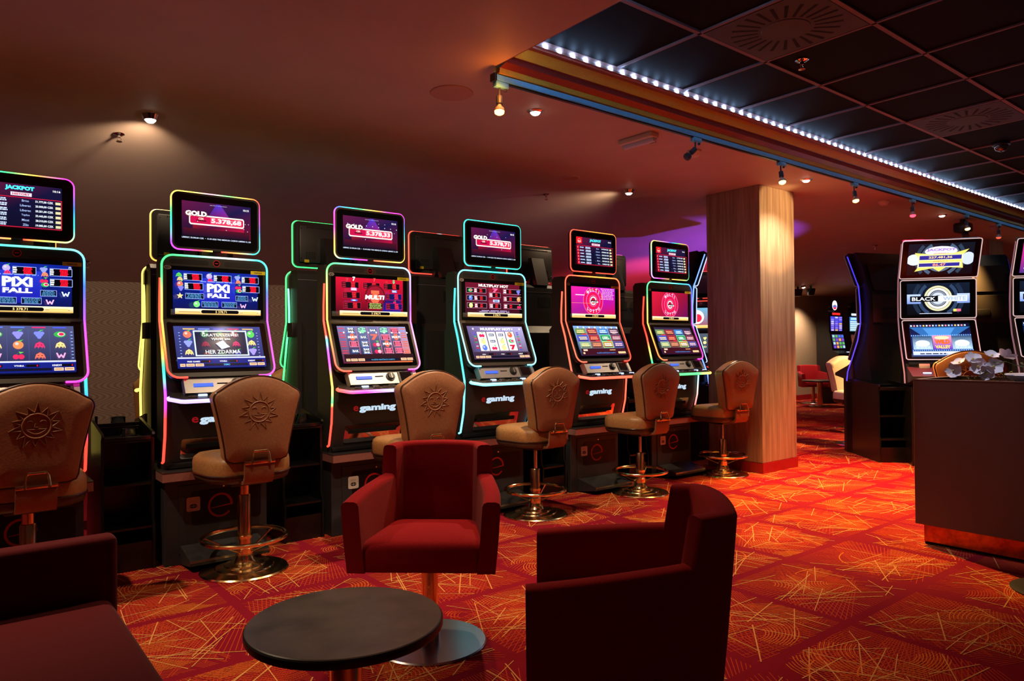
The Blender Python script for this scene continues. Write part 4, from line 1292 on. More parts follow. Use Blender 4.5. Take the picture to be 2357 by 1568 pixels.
    if not rear_view:
        for i, (u, v, gl) in enumerate(((-.32, 1, 0), (-.22, 0, 1), (-.11, 1, 0), (-.10, 0, 0), (0.0, 1, 0), (.09, 0, 0), (.12, 1, 0), (.22, 0, 1), (.36, 1, 0), (.42, 0, 1))):
            y = -0.205 + 0.028 * (1 - v) + 0.0
            m = MB(); m.rbox((0, 0, 0.004), (0.046, 0.018, 0.012), 0.004, 'lens_glow' if gl else 'btn')
            m.build('button', dk, loc=(u * w, y, zz(y)))
        # lower door with lettering and polished tray
        m = MB()
        for sub, mt, x, ww in (('e', 'logo_red', -0.132, 0.036), ('gaming', 'logo_white', 0.022, 0.262)):
            vs, fs, tw, th = text_mesh(sub, 0.02 if sub == 'e' else 0.05)
            hh = 0.034 if sub == 'e' else 0.052
            zc = 0.800 if sub == 'e' else 0.795
            pts = []
            for vx, vy in vs:
                z = zc + vy * hh / th
                pts.append((x + vx * ww / tw, -0.045 - 0.015 * (z - 0.72) / 0.21 - 0.0018, Z(z)))
            m.add(pts, fs, mt)
        m.build('lettering', t, smooth=0)
        m = MB()
        zy = lambda z: 0.02 - 0.065 * (z - 0.525) / 0.195 - 0.001
        g = rrect(0.40, 0.115, 0.012, 0, 0.637, 3)
        m.prism(g, lambda p: (p[0], zy(p[1]) - 0.006, Z(p[1])), lambda p: (p[0], zy(p[1]) + 0.01, Z(p[1])), 'mirror'); tr = m.build('coin_tray', t, smooth=20)
        m = MB(); g = rrect(0.34, 0.026, 0.004, -0.005, 0.652, 2)
        m.prism(g, lambda p: (p[0], zy(p[1]) - 0.010, Z(p[1])), lambda p: (p[0], zy(p[1]) + 0.0, Z(p[1])), 'slot'); m.build('tray_opening', tr, smooth=0)
        m = MB(); m.rbox((0, 0.012, Z(0.545)), (w - 0.05, 0.03, 0.028), 0.004, 'black'); m.build('lower_sill', t)
    # the display on top
    hd = thing_part = None
    HW, HH = 0.835 * w, 0.322 * s
    zc = Z(1.765) + HH / 2
    fy = -0.015
    g = rrect(HW, HH, 0.036, 0, zc, 6)
    m = MB(); m.prism(g, lambda p: (p[0], fy, p[1]), lambda p: (p[0], fy + 0.032, p[1]), bez)
    m.rbox((0, fy + 0.045, zc), (HW - 0.06, 0.036, HH - 0.06), 0.008, 'charcoal' if not lit_back else 'bezel')
    hd = m.build('top_display', t, smooth=30)
    m = MB(); cw, chh = HW * 0.79, HH * 0.68
    g = rrect(HW - 0.022, HH - 0.022, 0.028, 0, zc, 5)
    m.prism(g, lambda p: (p[0], fy - 0.001, p[1]), lambda p: (p[0], fy + 0.004, p[1]), 'glass_black')
    cv = Canvas(m, (-cw / 2, fy - 0.0014, zc - chh / 2 + 0.003), (1, 0, 0), (0, 0, 1), cw, chh); draw_top(cv)
    m.build('display_screen', hd, smooth=0)
    m = MB(); p0 = rrect(HW + 0.004, HH + 0.004, 0.038, 0, zc, 6)
    k = min(range(len(p0)), key=lambda i: (p0[i][1], -p0[i][0]))
    p0 = p0[k:] + p0[:k]
    # start right of the middle of the lower edge, go round, stop left of it
    pth = [(0.024, zc - HH / 2 - 0.002)] + p0 + [(-0.024, zc - HH / 2 - 0.002)]
    neon_tube(m, [(x, fy + 0.006, z) for x, z in dense(pth, .03)], 0.0055, head)
    m.build('display_light', hd)
    if rear_view:
        m = MB()
        for sx in (-1, 1):
            m = MB()
            for i in range(7):
                for j in range(5):
                    m.box((sx * HW * 0.28 + 0.011 * (i - 3), fy + 0.0635, zc - HH * .33 + 0.011 * j), (0.006, 0.002, 0.006), 'slot')
            m.build('vent_holes', hd, smooth=0)
        m = MB()
        for i in range(26): m.box((-HW * .33 + i * HW * .66 / 25, fy + 0.0635, zc + HH * .36), (0.006, 0.002, 0.010), 'slot')
        m.build('vent_slots', hd, smooth=0)
        m = MB(); m.box((HW * 0.34, fy + 0.0640, zc - HH * .385), (0.034, 0.002, 0.020), 'yellow'); m.build('yellow_sticker', hd, smooth=0)
        m = MB()
        for sx in (-1, 1):
            for sz in (-1, 1): m.cyl((sx * HW * .42, fy + 0.062, zc + sz * HH * .33), (sx * HW * .42, fy + 0.065, zc + sz * HH * .33), 0.004, 'chrome', n=8)
        m.build('screws', hd)
        # back panel of the cabinet: speaker, socket plate
        m = MB()
        for i in range(9):
            for j in range(11):
                if (i - 4) ** 2 / 18 + (j - 5) ** 2 / 27 < 1.0: m.cyl((-c + 0.09 + 0.010 * i, 0.175, Z(1.56) + 0.010 * (j - 5)), (-c + 0.09 + 0.010 * i, 0.1765, Z(1.56) + 0.010 * (j - 5)), 0.0036, 'slot', n=6)
        m.build('speaker_holes', t, smooth=0)
        m = MB(); m.box((-c + 0.28, 0.1755, Z(1.57)), (0.14, 0.002, 0.085), 'slot'); m.build('socket_recess', t, smooth=0)
        m = MB(); m.box((0, 0.176, Z(1.655)), (2 * c - 0.01, 0.002, 0.003), 'silver'); m.build('panel_seam', t, smooth=0)
        m = MB(); m.rbox((hw - 0.01, 0.09, Z(1.31)), (0.05, 0.09, 0.10), 0.003, 'black'); m.rbox((-hw + 0.01, 0.09, Z(1.31)), (0.05, 0.09, 0.10), 0.003, 'black'); 
        m.build('hinge_cover', t)
    # bent sheet stand that carries the display
    m = MB(); bp = [(0.02, Z(1.775) + 0.12), (0.032, Z(1.775) + 0.19), (0.075, Z(1.775) + 0.19), (0.15, Z(1.72)), (0.11, Z(1.72)), (0.075, Z(1.775) + 0.02), (0.03, Z(1.72)), (0.005, Z(1.72)), (0.005, Z(1.775) + 0.02), (0.02, Z(1.775) + 0.03)]
    m.prism(bp, lambda p: (-0.07, p[0] + 0.03, p[1]), lambda p: (0.07, p[0] + 0.03, p[1]), 'bezel' if lit_back else 'black'); m.build('display_stand', t, smooth=0)
    return t

def pedestal(label, xc, yf, rz, w, badge=True, group='dark cabinets under the slot machines'):
    t = thing('machine_pedestal', label, 'cabinet', (xc, yf, 0), rz, group)
    m = MB(); m.rbox((0, 0.16, 0.235), (w - 0.03, 0.32, 0.47), 0.003, 'pedestal', seg=1); m.build('body', t)
    m = MB(); m.rbox((0, 0.115, 0.497), (w + 0.03, 0.42, 0.049), 0.002, 'ledge_face', seg=1)
    m.box((0, 0.115, 0.5225), (w + 0.032, 0.424, 0.003), 'ledge_top'); m.build('ledge', t, smooth=0)
    if badge:
        m = MB(); m.box((0.02, -0.002, 0.245), (w - 0.13, 0.006, 0.37), 'pedestal'); dr = m.build('door', t, smooth=0)
        m = MB(); g = rrect(0.38, 0.185, 0.018, 0.05, 0.300, 4)
        m.prism(g, lambda p: (p[0], -0.0075, p[1]), lambda p: (p[0], -0.004, p[1]), 'window'); m.build('smoked_window', dr, smooth=0)
        m = MB(); cv = Canvas(m, (-0.055, -0.0080, 0.232), (1, 0, 0), (0, 0, 1), 0.136, 0.136, m='red_e')
        # slim round letter e: open ring with a wedge shaped bar
        cv.ring(.5, .5, .415, .50, (0, 0, 0), 40, 0.02, 1.78 * PI); cv.poly([(.14, .405), (.99, .47), (.99, .53), (.14, .425)], (0, 0, 0)); cv.ring(.5, .5, .40, .50, (0, 0, 0), 16, 0.0, 0.9)
        m.build('letter_emblem', dr, smooth=0)
        m = MB(); cv = Canvas(m, (-0.168, -0.0080, 0.285), (1, 0, 0), (0, 0, 1), 0.072, 0.078, m='white_lbl')
        cv.poly([(p[0] + .5, p[1] + .5) for p in rrect(1, 1, .14, 0, 0, 4)], (0, 0, 0)); cv.m = 'ink'; cv.ell(.5, .36, .28, .16, (0, 0, 0)); cv.m = 'white_lbl'
        cv.rect(.25, .345, .75, .375, (0, 0, 0)); cv.rect(.485, .22, .515, .50, (0, 0, 0)); cv.m = 'ink'; cv.rect(.2, .74, .8, .755, (0, 0, 0)); cv.rect(.2, .64, .7, .655, (0, 0, 0))
        m.build('certificate_badge', dr, smooth=0)
        m = MB(); m.cyl((0.03, -0.005, 0.405), (0.03, -0.009, 0.405), 0.005, 'chrome', n=10); m.build('lock', dr)
        m = MB(); fp = [(0.0, 0.004), (0.0, 0.105), (-0.015, 0.105), (-0.205, 0.062), (-0.205, 0.036)]
        m.prism(fp, lambda p: (-0.20, p[0], p[1]), lambda p: (0.22, p[0], p[1]), 'pedestal')
        m.add([(-0.20, -0.012, 0.1060), (-0.20, -0.2055, 0.0633), (0.22, -0.2055, 0.0633), (0.22, -0.012, 0.1060)], [(0, 1, 2, 3)], 'foot')
        m.add([(-0.20, -0.2056, 0.0633), (-0.20, -0.2056, 0.050), (0.22, -0.2056, 0.050), (0.22, -0.2056, 0.0633)], [(0, 1, 2, 3)], 'foot')
        m.build('footplate', t, smooth=0)
    return t

YF = 4.20
ROW = [  # centre x, width, height factor, ...
    dict(x=0.275, w=0.560, s=0.968, top=h_jackpot, up=u_pixel_r, lo=l_reels, front=[(0, 'm'), (.2, 'p'), (.34, 'b'), (.45, 'c'), (.55, 'n'), (.62, 'l'), (.72, 'b'), (.80, 'p'), (.88, 'm'), (1, 'm')], side=[(0, 'r'), (1, 'r')], side_r=[(0, 'b'), (.5, 'c'), (.66, 'b'), (.74, 'm'), (.82, 'r'), (1, 'r')], deck='ooo', head=[(0, 'r'), (.08, 'y'), (.18, 't'), (.26, 'b'), (.36, 'm'), (.44, 'o'), (.52, 'g'), (.62, 'c'), (.7, 'p'), (.8, 'm'), (1, 'o')], bez='bezel',
         label='slot machine cut by the photo edge, with fruit reels and a jackpot table above'),
    dict(x=1.207, w=0.567, s=0.976, top=lambda c: h_gold(c, '5.378,68', '10:15'), up=u_pixel, lo=l_win, front=[(0, 'r'), (.08, 'r'), (.14, 'o'), (.24, 'y'), (.31, 'g'), (.40, 'g'), (.46, 'n'), (.54, 'w'), (.60, 'c'), (.66, 'c'), (.72, 'b'), (.78, 'p'), (.86, 'm'), (1, 'm')], side=[(0, 'r'), (.30, 's'), (.40, 'o'), (.46, 'g'), (.52, 'c'), (.60, 'p'), (.68, 'm'), (.74, 'r'), (1, 'r')], deck=[(0, 'v'), (.3, 'v'), (.7, 'c'), (1, 'n')], head=[(0, 'r'), (.06, 'o'), (.12, 't'), (.18, 'c'), (.23, 'b'), (.29, 'm'), (.34, 'r'), (.38, 'o'), (.46, 'g'), (.52, 'k'), (.58, 'y'), (.68, 'y'), (.72, 'g'), (.78, 'c'), (.84, 'p'), (.90, 'm'), (.96, 'r'), (1, 'y')], bez='bezel',
         label='slot machine whose lower screen shows GRATULUJEME in a white frame'),
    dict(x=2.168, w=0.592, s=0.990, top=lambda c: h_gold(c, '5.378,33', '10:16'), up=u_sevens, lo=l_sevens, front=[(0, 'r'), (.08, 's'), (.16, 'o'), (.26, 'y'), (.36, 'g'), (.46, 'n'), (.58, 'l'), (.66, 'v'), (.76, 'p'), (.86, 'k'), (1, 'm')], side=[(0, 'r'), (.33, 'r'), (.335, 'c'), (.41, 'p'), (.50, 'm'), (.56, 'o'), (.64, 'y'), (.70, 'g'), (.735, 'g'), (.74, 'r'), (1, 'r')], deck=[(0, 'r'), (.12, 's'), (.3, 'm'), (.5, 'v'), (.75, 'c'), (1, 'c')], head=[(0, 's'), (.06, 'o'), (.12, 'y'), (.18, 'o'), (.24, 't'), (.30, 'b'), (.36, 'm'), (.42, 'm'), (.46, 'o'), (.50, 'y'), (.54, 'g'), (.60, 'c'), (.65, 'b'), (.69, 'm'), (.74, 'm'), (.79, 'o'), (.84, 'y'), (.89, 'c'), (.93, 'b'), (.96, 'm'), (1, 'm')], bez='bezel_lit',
         label='slot machine with dollar signs, sevens and BAR symbols on its red screens'),
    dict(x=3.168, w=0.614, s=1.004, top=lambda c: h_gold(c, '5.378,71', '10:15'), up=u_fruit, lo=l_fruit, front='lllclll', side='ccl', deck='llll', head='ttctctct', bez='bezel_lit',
         label='slot machine outlined in pale turquoise light with white fruit reels'),
    dict(x=4.212, w=0.624, s=1.022, top=h_jackpot, up=lambda c: u_lotto(c, 0), lo=lambda c: l_menu(c, True), front=[(0, 's'), (.4, 's'), (.48, 'o'), (.56, 'o'), (.66, 's'), (1, 'r')], side='sss', deck='sss', head=[(0, 'r'), (.25, 's'), (.36, 'o'), (.5, 'o'), (.6, 's'), (1, 'r')], bez='bezel',
         label='slot machine outlined in coral red light with a magenta ring screen'),
    dict(x=5.200, w=0.624, s=1.020, top=h_jackpot, up=lambda c: u_lotto(c, 1), lo=lambda c: l_menu(c, False), front=[(0, 's'), (.12, 'o'), (.22, 'y'), (.32, 'g'), (.44, 'n'), (.56, 'c'), (.66, 'b'), (.76, 'p'), (.86, 'm'), (1, 'm')], side=[(0, 'r'), (.3, 'r'), (.4, 's'), (.46, 'y'), (.54, 'g'), (.6, 'c'), (1, 'r')], deck=[(0, 'g'), (.6, 'g'), (.8, 'y'), (1, 'o')], head=[(0, 'o'), (.08, 'y'), (.14, 'g'), (.22, 'b'), (.3, 'm'), (.38, 'o'), (.44, 'g'), (.5, 'b'), (.56, 'k'), (.64, 'y'), (.74, 'n'), (.84, 'v'), (.92, 'm'), (1, 'o')], bez='bezel',
         label='slot machine next to the wooden column with a red ring screen in a rainbow outline'),
]
under = ['with fruit reels', 'showing GRATULUJEME', 'showing dollar signs and sevens', 'with turquoise outline', 'with coral red outline', 'next to the wooden column']
def build_rows():
    for i, d in enumerate(ROW):
        slot_machine(d['label'], d['x'], YF, 0, d['w'], d['s'], d['top'], d['up'], d['lo'], d['front'], d['side'], d['deck'], d['head'], d['bez'], group='slot machines in the near row', side_r=d.get('side_r'))
        pedestal('dark pedestal with a red letter e under the slot machine ' + under[i], d['x'], YF, 0, 0.585)
    blank = lambda c: c.grad(0, 0, 1, 1, C('#0a1440'), C('#3050b0'))
    back = [(0.27, .56, .985, 'ooo', 'yyy', 'back of a slot machine with orange edge light behind the jackpot table machine', False),
            (1.262, .592, .985, 'oyo', 'yyy', 'back of a slot machine edged in yellow light behind the GRATULUJEME machine', False),
            (2.180, .600, 1.00, 'ggg', 'ngg', 'back of a slot machine edged in green light behind the dollar sign machine', False),
            (3.130, .610, 1.01, [(0, 'r'), (.3, 's'), (.5, 'r'), (.52, 'w'), (.54, 'r'), (.72, 'r'), (.74, 'w'), (.76, 'r'), (.93, 'r'), (.95, 'w'), (1, 'r')], 'rrr', 'dark back of a slot machine with a red edged display left of the turquoise machine', False),
            (4.115, .610, 1.00, 'rsr', 'rrr', 'lit back of a slot machine with a red edged display right of the turquoise machine', True),
            (5.110, .610, 1.00, 'mmm', 'mmm', 'back of a slot machine with a magenta edged display behind the coral red machine', False)]
    for i, (x, w, s, nh, ns, lb, lit) in enumerate(back):
        slot_machine(lb, x, 4.90, PI, w, s, blank, blank, blank, ns, ns, ns, nh, 'bezel', rear_view=True, group='slot machines in the row behind', lit_back=lit)
        pedestal('dark pedestal behind the pedestal of the machine ' + under[i], x, 4.90, PI, 0.585, badge=False, group='dark cabinets of the row behind')
build_rows()
# ------------------------------------------------------------------ stools
def stool_proto(label, sleeve=0.33, lift=0.022, leather='tan', back='tan_back'):
    """built with its seat towards +y (the machine) and its padded back towards -y"""
    t = thing('casino_stool', label, 'stool', (0, 0, 0), 0, 'padded stools at the machines')
    m = MB(); m.lathe([(0.0, 0.0), (0.222, 0.0), (0.225, 0.006), (0.218, 0.013), (0.150, 0.022), (0.146, 0.028), (0.105, 0.032), (0.100, 0.040), (0.062, 0.048), (0.052, 0.062), (0.047, 0.085), (0.0, 0.085)], 'brass', 56); m.build('base', t)
    m = MB(); m.lathe([(0.0335, 0.08), (0.0335, sleeve - 0.004), (0.031, sleeve)], 'copper', 28); m.lathe([(0.040, 0.075), (0.042, 0.085), (0.042, 0.120), (0.036, 0.126)], 'brass', 28); m.build('column', t)  # copper tone of the sleeve paints in the carpet it reflects
    m = MB(); m.cyl((0, 0, sleeve - 0.01), (0, 0, 0.50), lift, 'copper' if lift > 0.02 else 'steel', n=18); m.build('gas_lift', t)
    fr = MB(); R = 0.213; N = 48
    fr.tube([(R * math.cos(2 * PI * i / N), R * math.sin(2 * PI * i / N), 0.178) for i in range(N)], 0.0115, 'brass', 10, closed=True); f = fr.build('foot_ring', t)
    for a in (0.5, 2.6, 3.9, 5.6):
        m = MB(); m.tube([(R * math.cos(a), R * math.sin(a), 0.178), (0.036 * math.cos(a), 0.036 * math.sin(a), 0.098)], 0.0045, 'brass', 8); m.build('spoke', f)
    m = MB(); m.lathe([(0.037, 0.170), (0.040, 0.172), (0.040, 0.186), (0.037, 0.188)], 'brass', 28); m.build('collar', f)
    # seat: eight sided cushion with soft edges over a darker skirt
    plan = [(-0.150, -0.185), (0.150, -0.185), (0.215, -0.10), (0.235, 0.12), (0.19, 0.212), (-0.19, 0.212), (-0.235, 0.12), (-0.215, -0.10)]
    def soft(pl, k=4):
        out = []
        n = len(pl)
        for i in range(n):
            a, b, c = Vector(pl[i - 1]), Vector(pl[i]), Vector(pl[(i + 1) % n])
            p = b + (a - b).normalized() * 0.035; q = b + (c - b).normalized() * 0.035
            for j in range(k + 1):
                u = j / k
                out.append(tuple(p * (1 - u) ** 2 + b * 2 * u * (1 - u) + q * u * u))
        return out
    sp = soft(plan)
    ring = lambda s, z, d=0: [(x * s, y * s, z) for x, y in sp]
    m = MB(); m.loft([ring(.985, .532), ring(1.0, .548), ring(1.0, .590), ring(.975, .612), ring(.90, .627), ring(.70, .636), ring(.35, .640)], leather); st = m.build('seat', t, smooth=60)
    m = MB(); m.tube([(x * 1.0, y * 1.0, .533) for x, y in sp], 0.005, 'pipe', 6, closed=True); m.build('piping', st)
    m = MB(); m.loft([ring(.80, .488), ring(.95, .496), ring(.985, .515), ring(.985, .532)], 'skirt'); m.build('seat_skirt', t, smooth=60)
    m = MB(); m.rbox((0, 0, .48), (.20, .20, .03), .008, 'black'); m.build('seat_plate', t)
    # back rest: fan outline, thick, dark piping, quilted sun emblem on the rear face
    B = [(-.158, .0), (-.135, -.022), (.135, -.022), (.158, .0)]
    side = lambda u: .158 + (.218 - .158) * (u ** 1.25)
    out = []
    for i in range(9):
        u = i / 8; out.append((side(u), .02 + u * .295))
    for i in range(1, 6):
        a = i / 6 * PI / 2; out.append((.218 - .030 * (1 - math.cos(a)), .315 + .038 * math.sin(a)))
    arch = []
    for i in range(0, 13):
        x = .186 - .372 * i / 12; arch.append((x, .357 + .068 * (1 - (x / .186) ** 2)))
    left = [(-x, z) for x, z in reversed(out)]
    full = [(.12, -.010), (.15, .0)] + out + arch + left + [(-.15, .0), (-.12, -.010)]
    Z0, tl = .615, 0.10
    cx, cz = 0, .20
    def brow(s, y):
        return [(cx + (x - cx) * s, y - (z - cz) * s * tl * .6, Z0 + cz + (z - cz) * s) for x, z in full]
    m = MB(); m.loft([brow(.80, -.108), brow(.955, -.115), brow(1.0, -.145), brow(1.0, -.215)], leather); bk = m.build('backrest', t, smooth=60)
    m = MB(); m.loft([brow(.99, -.214), brow(.985, -.228), brow(.95, -.236), brow(.6, -.238)], back); m.build('back_panel', bk, smooth=60)
    m = MB(); m.tube(brow(1.0, -.218), 0.0055, 'pipe', 6, closed=True); m.build('piping', bk)
    m = MB()
    ez = .245
    def E(x, z): return (x, -.2395 - (z + ez - .2) * tl * .6, Z0 + ez + z)
    def ln(pts, r=.0030, closed=False): m.tube([E(*p) for p in pts], r, back, 5, closed=closed)
    ln([(.052 * math.cos(2 * PI * i / 28), .052 * math.sin(2 * PI * i / 28)) for i in range(28)], .0038, True)
    for k in range(14):
        a = 2 * PI * k / 14 + .12; d = .20; L = .098 if k % 2 else .086
        ln([(.058 * math.cos(a - d), .058 * math.sin(a - d)), (L * math.cos(a + .06), L * math.sin(a + .06)), (.058 * math.cos(a + d), .058 * math.sin(a + d))])
    ln([(-.033 + .066 * i / 8, -.018 - .016 * math.sin(PI * i / 8)) for i in range(9)], .0026); ln([(-.036, -.014), (.036, -.014)], .0018)
    for s in (-1, 1): ln([(s * .024 + .010 * math.cos(a), .016 + .007 * math.sin(a)) for a in [PI * i / 6 for i in range(7)]])
    ln([(-.004, .012), (-.008, -.004), (.004, -.006)])
    m.build('sun_emblem', bk)
    # hinge strap and brass handle
    m = MB(); pr = [(-.12, .490), (-.16, .486), (-.215, .492), (-.238, .520), (-.246, .600), (-.240, .612), (-.232, .600), (-.224, .530), (-.205, .506), (-.12, .502)]
    m.prism(pr, lambda p: (-.075, p[0], p[1]), lambda p: (.075, p[0], p[1]), 'tan_back'); m.build('strap', t, smooth=40)
    m = MB(); m.rbox((0, -.249, .605), (.155, .012, .018), .003, 'copper'); m.build('bracket', t)
    m = MB(); m.tube([(-.045, -.256, .600), (-.045, -.268, .606), (-.040, -.262, .650), (-.033, -.258, .662), (.033, -.258, .662), (.040, -.262, .650), (.045, -.268, .606), (.045, -.256, .600)], .006, 'brass', 8); m.build('handle', t)
    return t
S = stool_proto('tan leather stool with embossed sun in front of the GRATULUJEME machine', sleeve=.405, lift=.026)
S.location = (1.252, 3.882, 0)
def place_stool(src, x, y, rz, label, dz=0):
    return dup(src, (x, y, 0), rz, label)
place_stool(S, 0.292, 3.86, 0.05, 'tan leather stool cut by the photo edge, in shade before the fruit reel machine')
place_stool(S, 2.276, 3.826, -0.03, 'tan leather stool partly hidden behind the red armchair facing us')
S2 = stool_proto('tan leather stool in front of the turquoise outlined machine', sleeve=.325, lift=.014)
S2.location = (3.242, 3.823, 0)
place_stool(S2, 4.357, 3.84, -0.03, 'tan leather stool in front of the coral red outlined machine')
place_stool(S2, 5.55, 3.90, -0.17, 'tan leather stool right against the wooden column')
# stools on the far side of the row and by the machines across the aisle
place_stool(S2, 1.00, 5.35, PI * .62, 'stool on the far side of the row, seen past the yellow edge light')
place_stool(S2, 2.22, 5.42, PI * 1.02, 'stool on the far side of the row, seen past the green edge light')
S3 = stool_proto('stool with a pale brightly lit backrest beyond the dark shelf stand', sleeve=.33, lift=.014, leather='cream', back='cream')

# ------------------------------------------------------------------ red armchairs
def armchair(label, loc, rz, fab='red_fab', group='red swivel armchairs'):
    """faces -y"""
    t = thing('armchair', label, 'armchair', loc, rz, group)
    # wrap-round shell: arms slope up to the back, back rises in a step
    ctl = [(-.266, -.200), (-.256, -.06), (-.232, .08), (-.198, .205), (-.135, .268), (.135, .268), (.198, .205), (.232, .08), (.256, -.06), (.266, -.200)]
    # dense smooth centre line
    pts = []
    n = len(ctl)
    for i in range(n - 1):
        p0, p1, p2, p3 = (Vector(ctl[max(i - 1, 0)]), Vector(ctl[i]), Vector(ctl[i + 1]), Vector(ctl[min(i + 2, n - 1)]))
        for j in range(6):
            u = j / 6
            pts.append(0.5 * ((2 * p1) + (p2 - p0) * u + (2 * p0 - 5 * p1 + 4 * p2 - p3) * u * u + (3 * p1 - p0 - 3 * p2 + p3) * u ** 3))
    pts.append(Vector(ctl[-1]))
    L = [0]
    for a, b in zip(pts[:-1], pts[1:]): L.append(L[-1] + (b - a).length)
    T = L[-1]
    step = next(i for i, p in enumerate(pts) if p.y > .185)
    ls = L[step] / T
    samples = sorted(set([l / T for l in L] + [ls - .0015, ls, ls + .0015, 1 - ls + .0015, 1 - ls, 1 - ls - .0015]))
    def at(u):
        d = u * T
        for i in range(len(L) - 1):
            if d <= L[i + 1] + 1e-9:
                k = (d - L[i]) / max(1e-9, L[i + 1] - L[i]); return pts[i].lerp(pts[i + 1], k)
        return pts[-1]
    rings = []
    for u in samples:
        p = at(u); q = at(min(1, u + .004)) - at(max(0, u - .004)); q.normalize(); nx = Vector((q.y, -q.x))   # inward
        if nx.dot(Vector((0, -0.05)) - p) < 0: nx = -nx
        v = min(u, 1 - u)
        arm = .600 + .040 * (v / ls)
        if v < ls - .0005: h = arm
        elif v > ls + .0005: h = .757 + .010 * math.sin((v - ls) / (.5 - ls) * PI / 2)
        else: h = (arm + .757) / 2
        th = .034
        lean = max(0.0, h - .62) * .16 * max(0, min(1, (p.y - .05) / .15))
        bo = .022 * (1 - max(0, min(1, (p.y + .1) / .3)) * .3)
        def pt(off, z, k):
            w_ = p + nx * off
            f = (z - .335) / (h - .335)
            sh = nx * (bo * (1 - min(1, f * 1.3)))         # shell narrows downwards
            return (w_.x + sh.x, w_.y + sh.y + lean * f, z)
        rd = .018
        rings.append([pt(-th, .335, 0), pt(-th, .45, 0), pt(-th, h - rd, 1), pt(-th + rd * .3, h - rd * .3, 1), pt(-th + rd, h, 1), pt(th - rd, h, 1), pt(th - rd * .3, h - rd * .3, 1), pt(th, h - rd, 1), pt(th, .45, 0), pt(th, .335, 0)])
    m = MB(); m.loft(rings, fab); m.build('shell', t, smooth=50)
    # seat cushion
    sp = [(p[0], p[1]) for p in rrect(.47, .39, .04, 0, -.008, 4)]
    ring = lambda s, z: [(x * s * (1 - .22 * max(0, (y + .02) / .20)), (y + .008) * s - .008, z + (0.0 if s > .9 else 0.0)) for x, y in sp]
    m = MB(); m.loft([ring(.98, .338), ring(1.0, .348), ring(1.0, .415), ring(.97, .438), ring(.85, .452), ring(.5, .462), ring(.2, .464)], fab); m.build('seat', t, smooth=60)
    m = MB(); m.lathe([(0.033, 0.012), (0.033, 0.325)], 'copper', 24); m.lathe([(0.040, 0.01), (0.040, 0.06), (0.034, 0.064)], 'steel', 24); m.build('column', t)
    m = MB(); m.lathe([(0.0, 0.0), (0.222, 0.0), (0.224, 0.006), (0.219, 0.011), (0.0, 0.0115)], 'steel', 56); m.build('base', t)
    return t
armchair('red swivel armchair facing us behind the dark round table', (1.514, 2.442, 0), face(-.66, -.745))
armchair('red swivel armchair seen from its side beside the carpet aisle', (1.415, 1.375, 0), face(-.724, .694))

# sofa at the near edge: long seat, low arms
def sofa():
    t = thing('sofa', 'red sofa with deep shade in its colour at the near edge', 'sofa', (0.0, 1.78, 0))
    m = MB(); m.rbox((0.02, 0, 0.36), (0.74, 1.30, 0.16), 0.03, 'red_shaded', seg=3); m.build('seat', t)
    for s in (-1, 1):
        m = MB(); m.rbox((0.03, s * 0.695, 0.365), (0.76, 0.085, 0.50), 0.02, 'red_shaded', seg=3); m.build('arm', t)
    m = MB(); m.rbox((-0.40, 0, 0.45), (0.12, 1.42, 0.64), 0.03, 'red_shaded', seg=3); m.build('backrest', t)
    m = MB(); m.box((0.0, 0, 0.20), (0.70, 1.34, 0.17), 'red_shaded'); m.build('base', t)
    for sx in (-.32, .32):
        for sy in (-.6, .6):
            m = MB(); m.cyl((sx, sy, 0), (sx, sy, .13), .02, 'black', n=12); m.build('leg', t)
sofa()

# ------------------------------------------------------------------ tables
def table(label, loc, r=.285, h=.42, leg_r=.045):
    t = thing('round_table', label, 'table', loc)
    m = MB(); m.lathe([(0.0, h - .030), (r - .012, h - .030), (r - .003, h - .026), (r, h - .020), (r, h - .006), (r - .003, h - .002)], 'tbl_edge', 72); m.lathe([(r - .003, h - .002), (r - .006, h), (0.0, h)], 'slate', 72); m.build('tabletop', t, smooth=30)
    m = MB(); m.cyl((0, 0, .012), (0, 0, h - .03), leg_r, 'copper', n=28); m.build('column', t)
    m = MB(); m.lathe([(0, 0), (.20, 0), (.202, .006), (.196, .012), (0, .012)], 'steel', 48); m.build('base', t)
    return t
table('low round table with a dark slate top in the foreground', (0.875, 1.855, 0), r=.270)
table('far low round table in front of the far red armchair', (13.12, 7.02, 0), .32, .50, .05)
armchair('far red armchair against the wallpapered wall', (13.70, 7.47, 0), face(-.5, -.6), 'red_fab')

# base plate of a post standing by the counter
t = thing('floor_stand', 'dark round floor plate at the right edge of the carpet', 'stand', (4.08, 1.02, 0))
m = MB(); m.lathe([(0, 0), (.20, 0), (.202, .008), (.17, .016), (0, .02)], 'charcoal', 40); m.build('base', t)
m = MB(); m.cyl((0, 0, .015), (0, 0, .95), .019, 'charcoal', n=16); m.build('post', t)

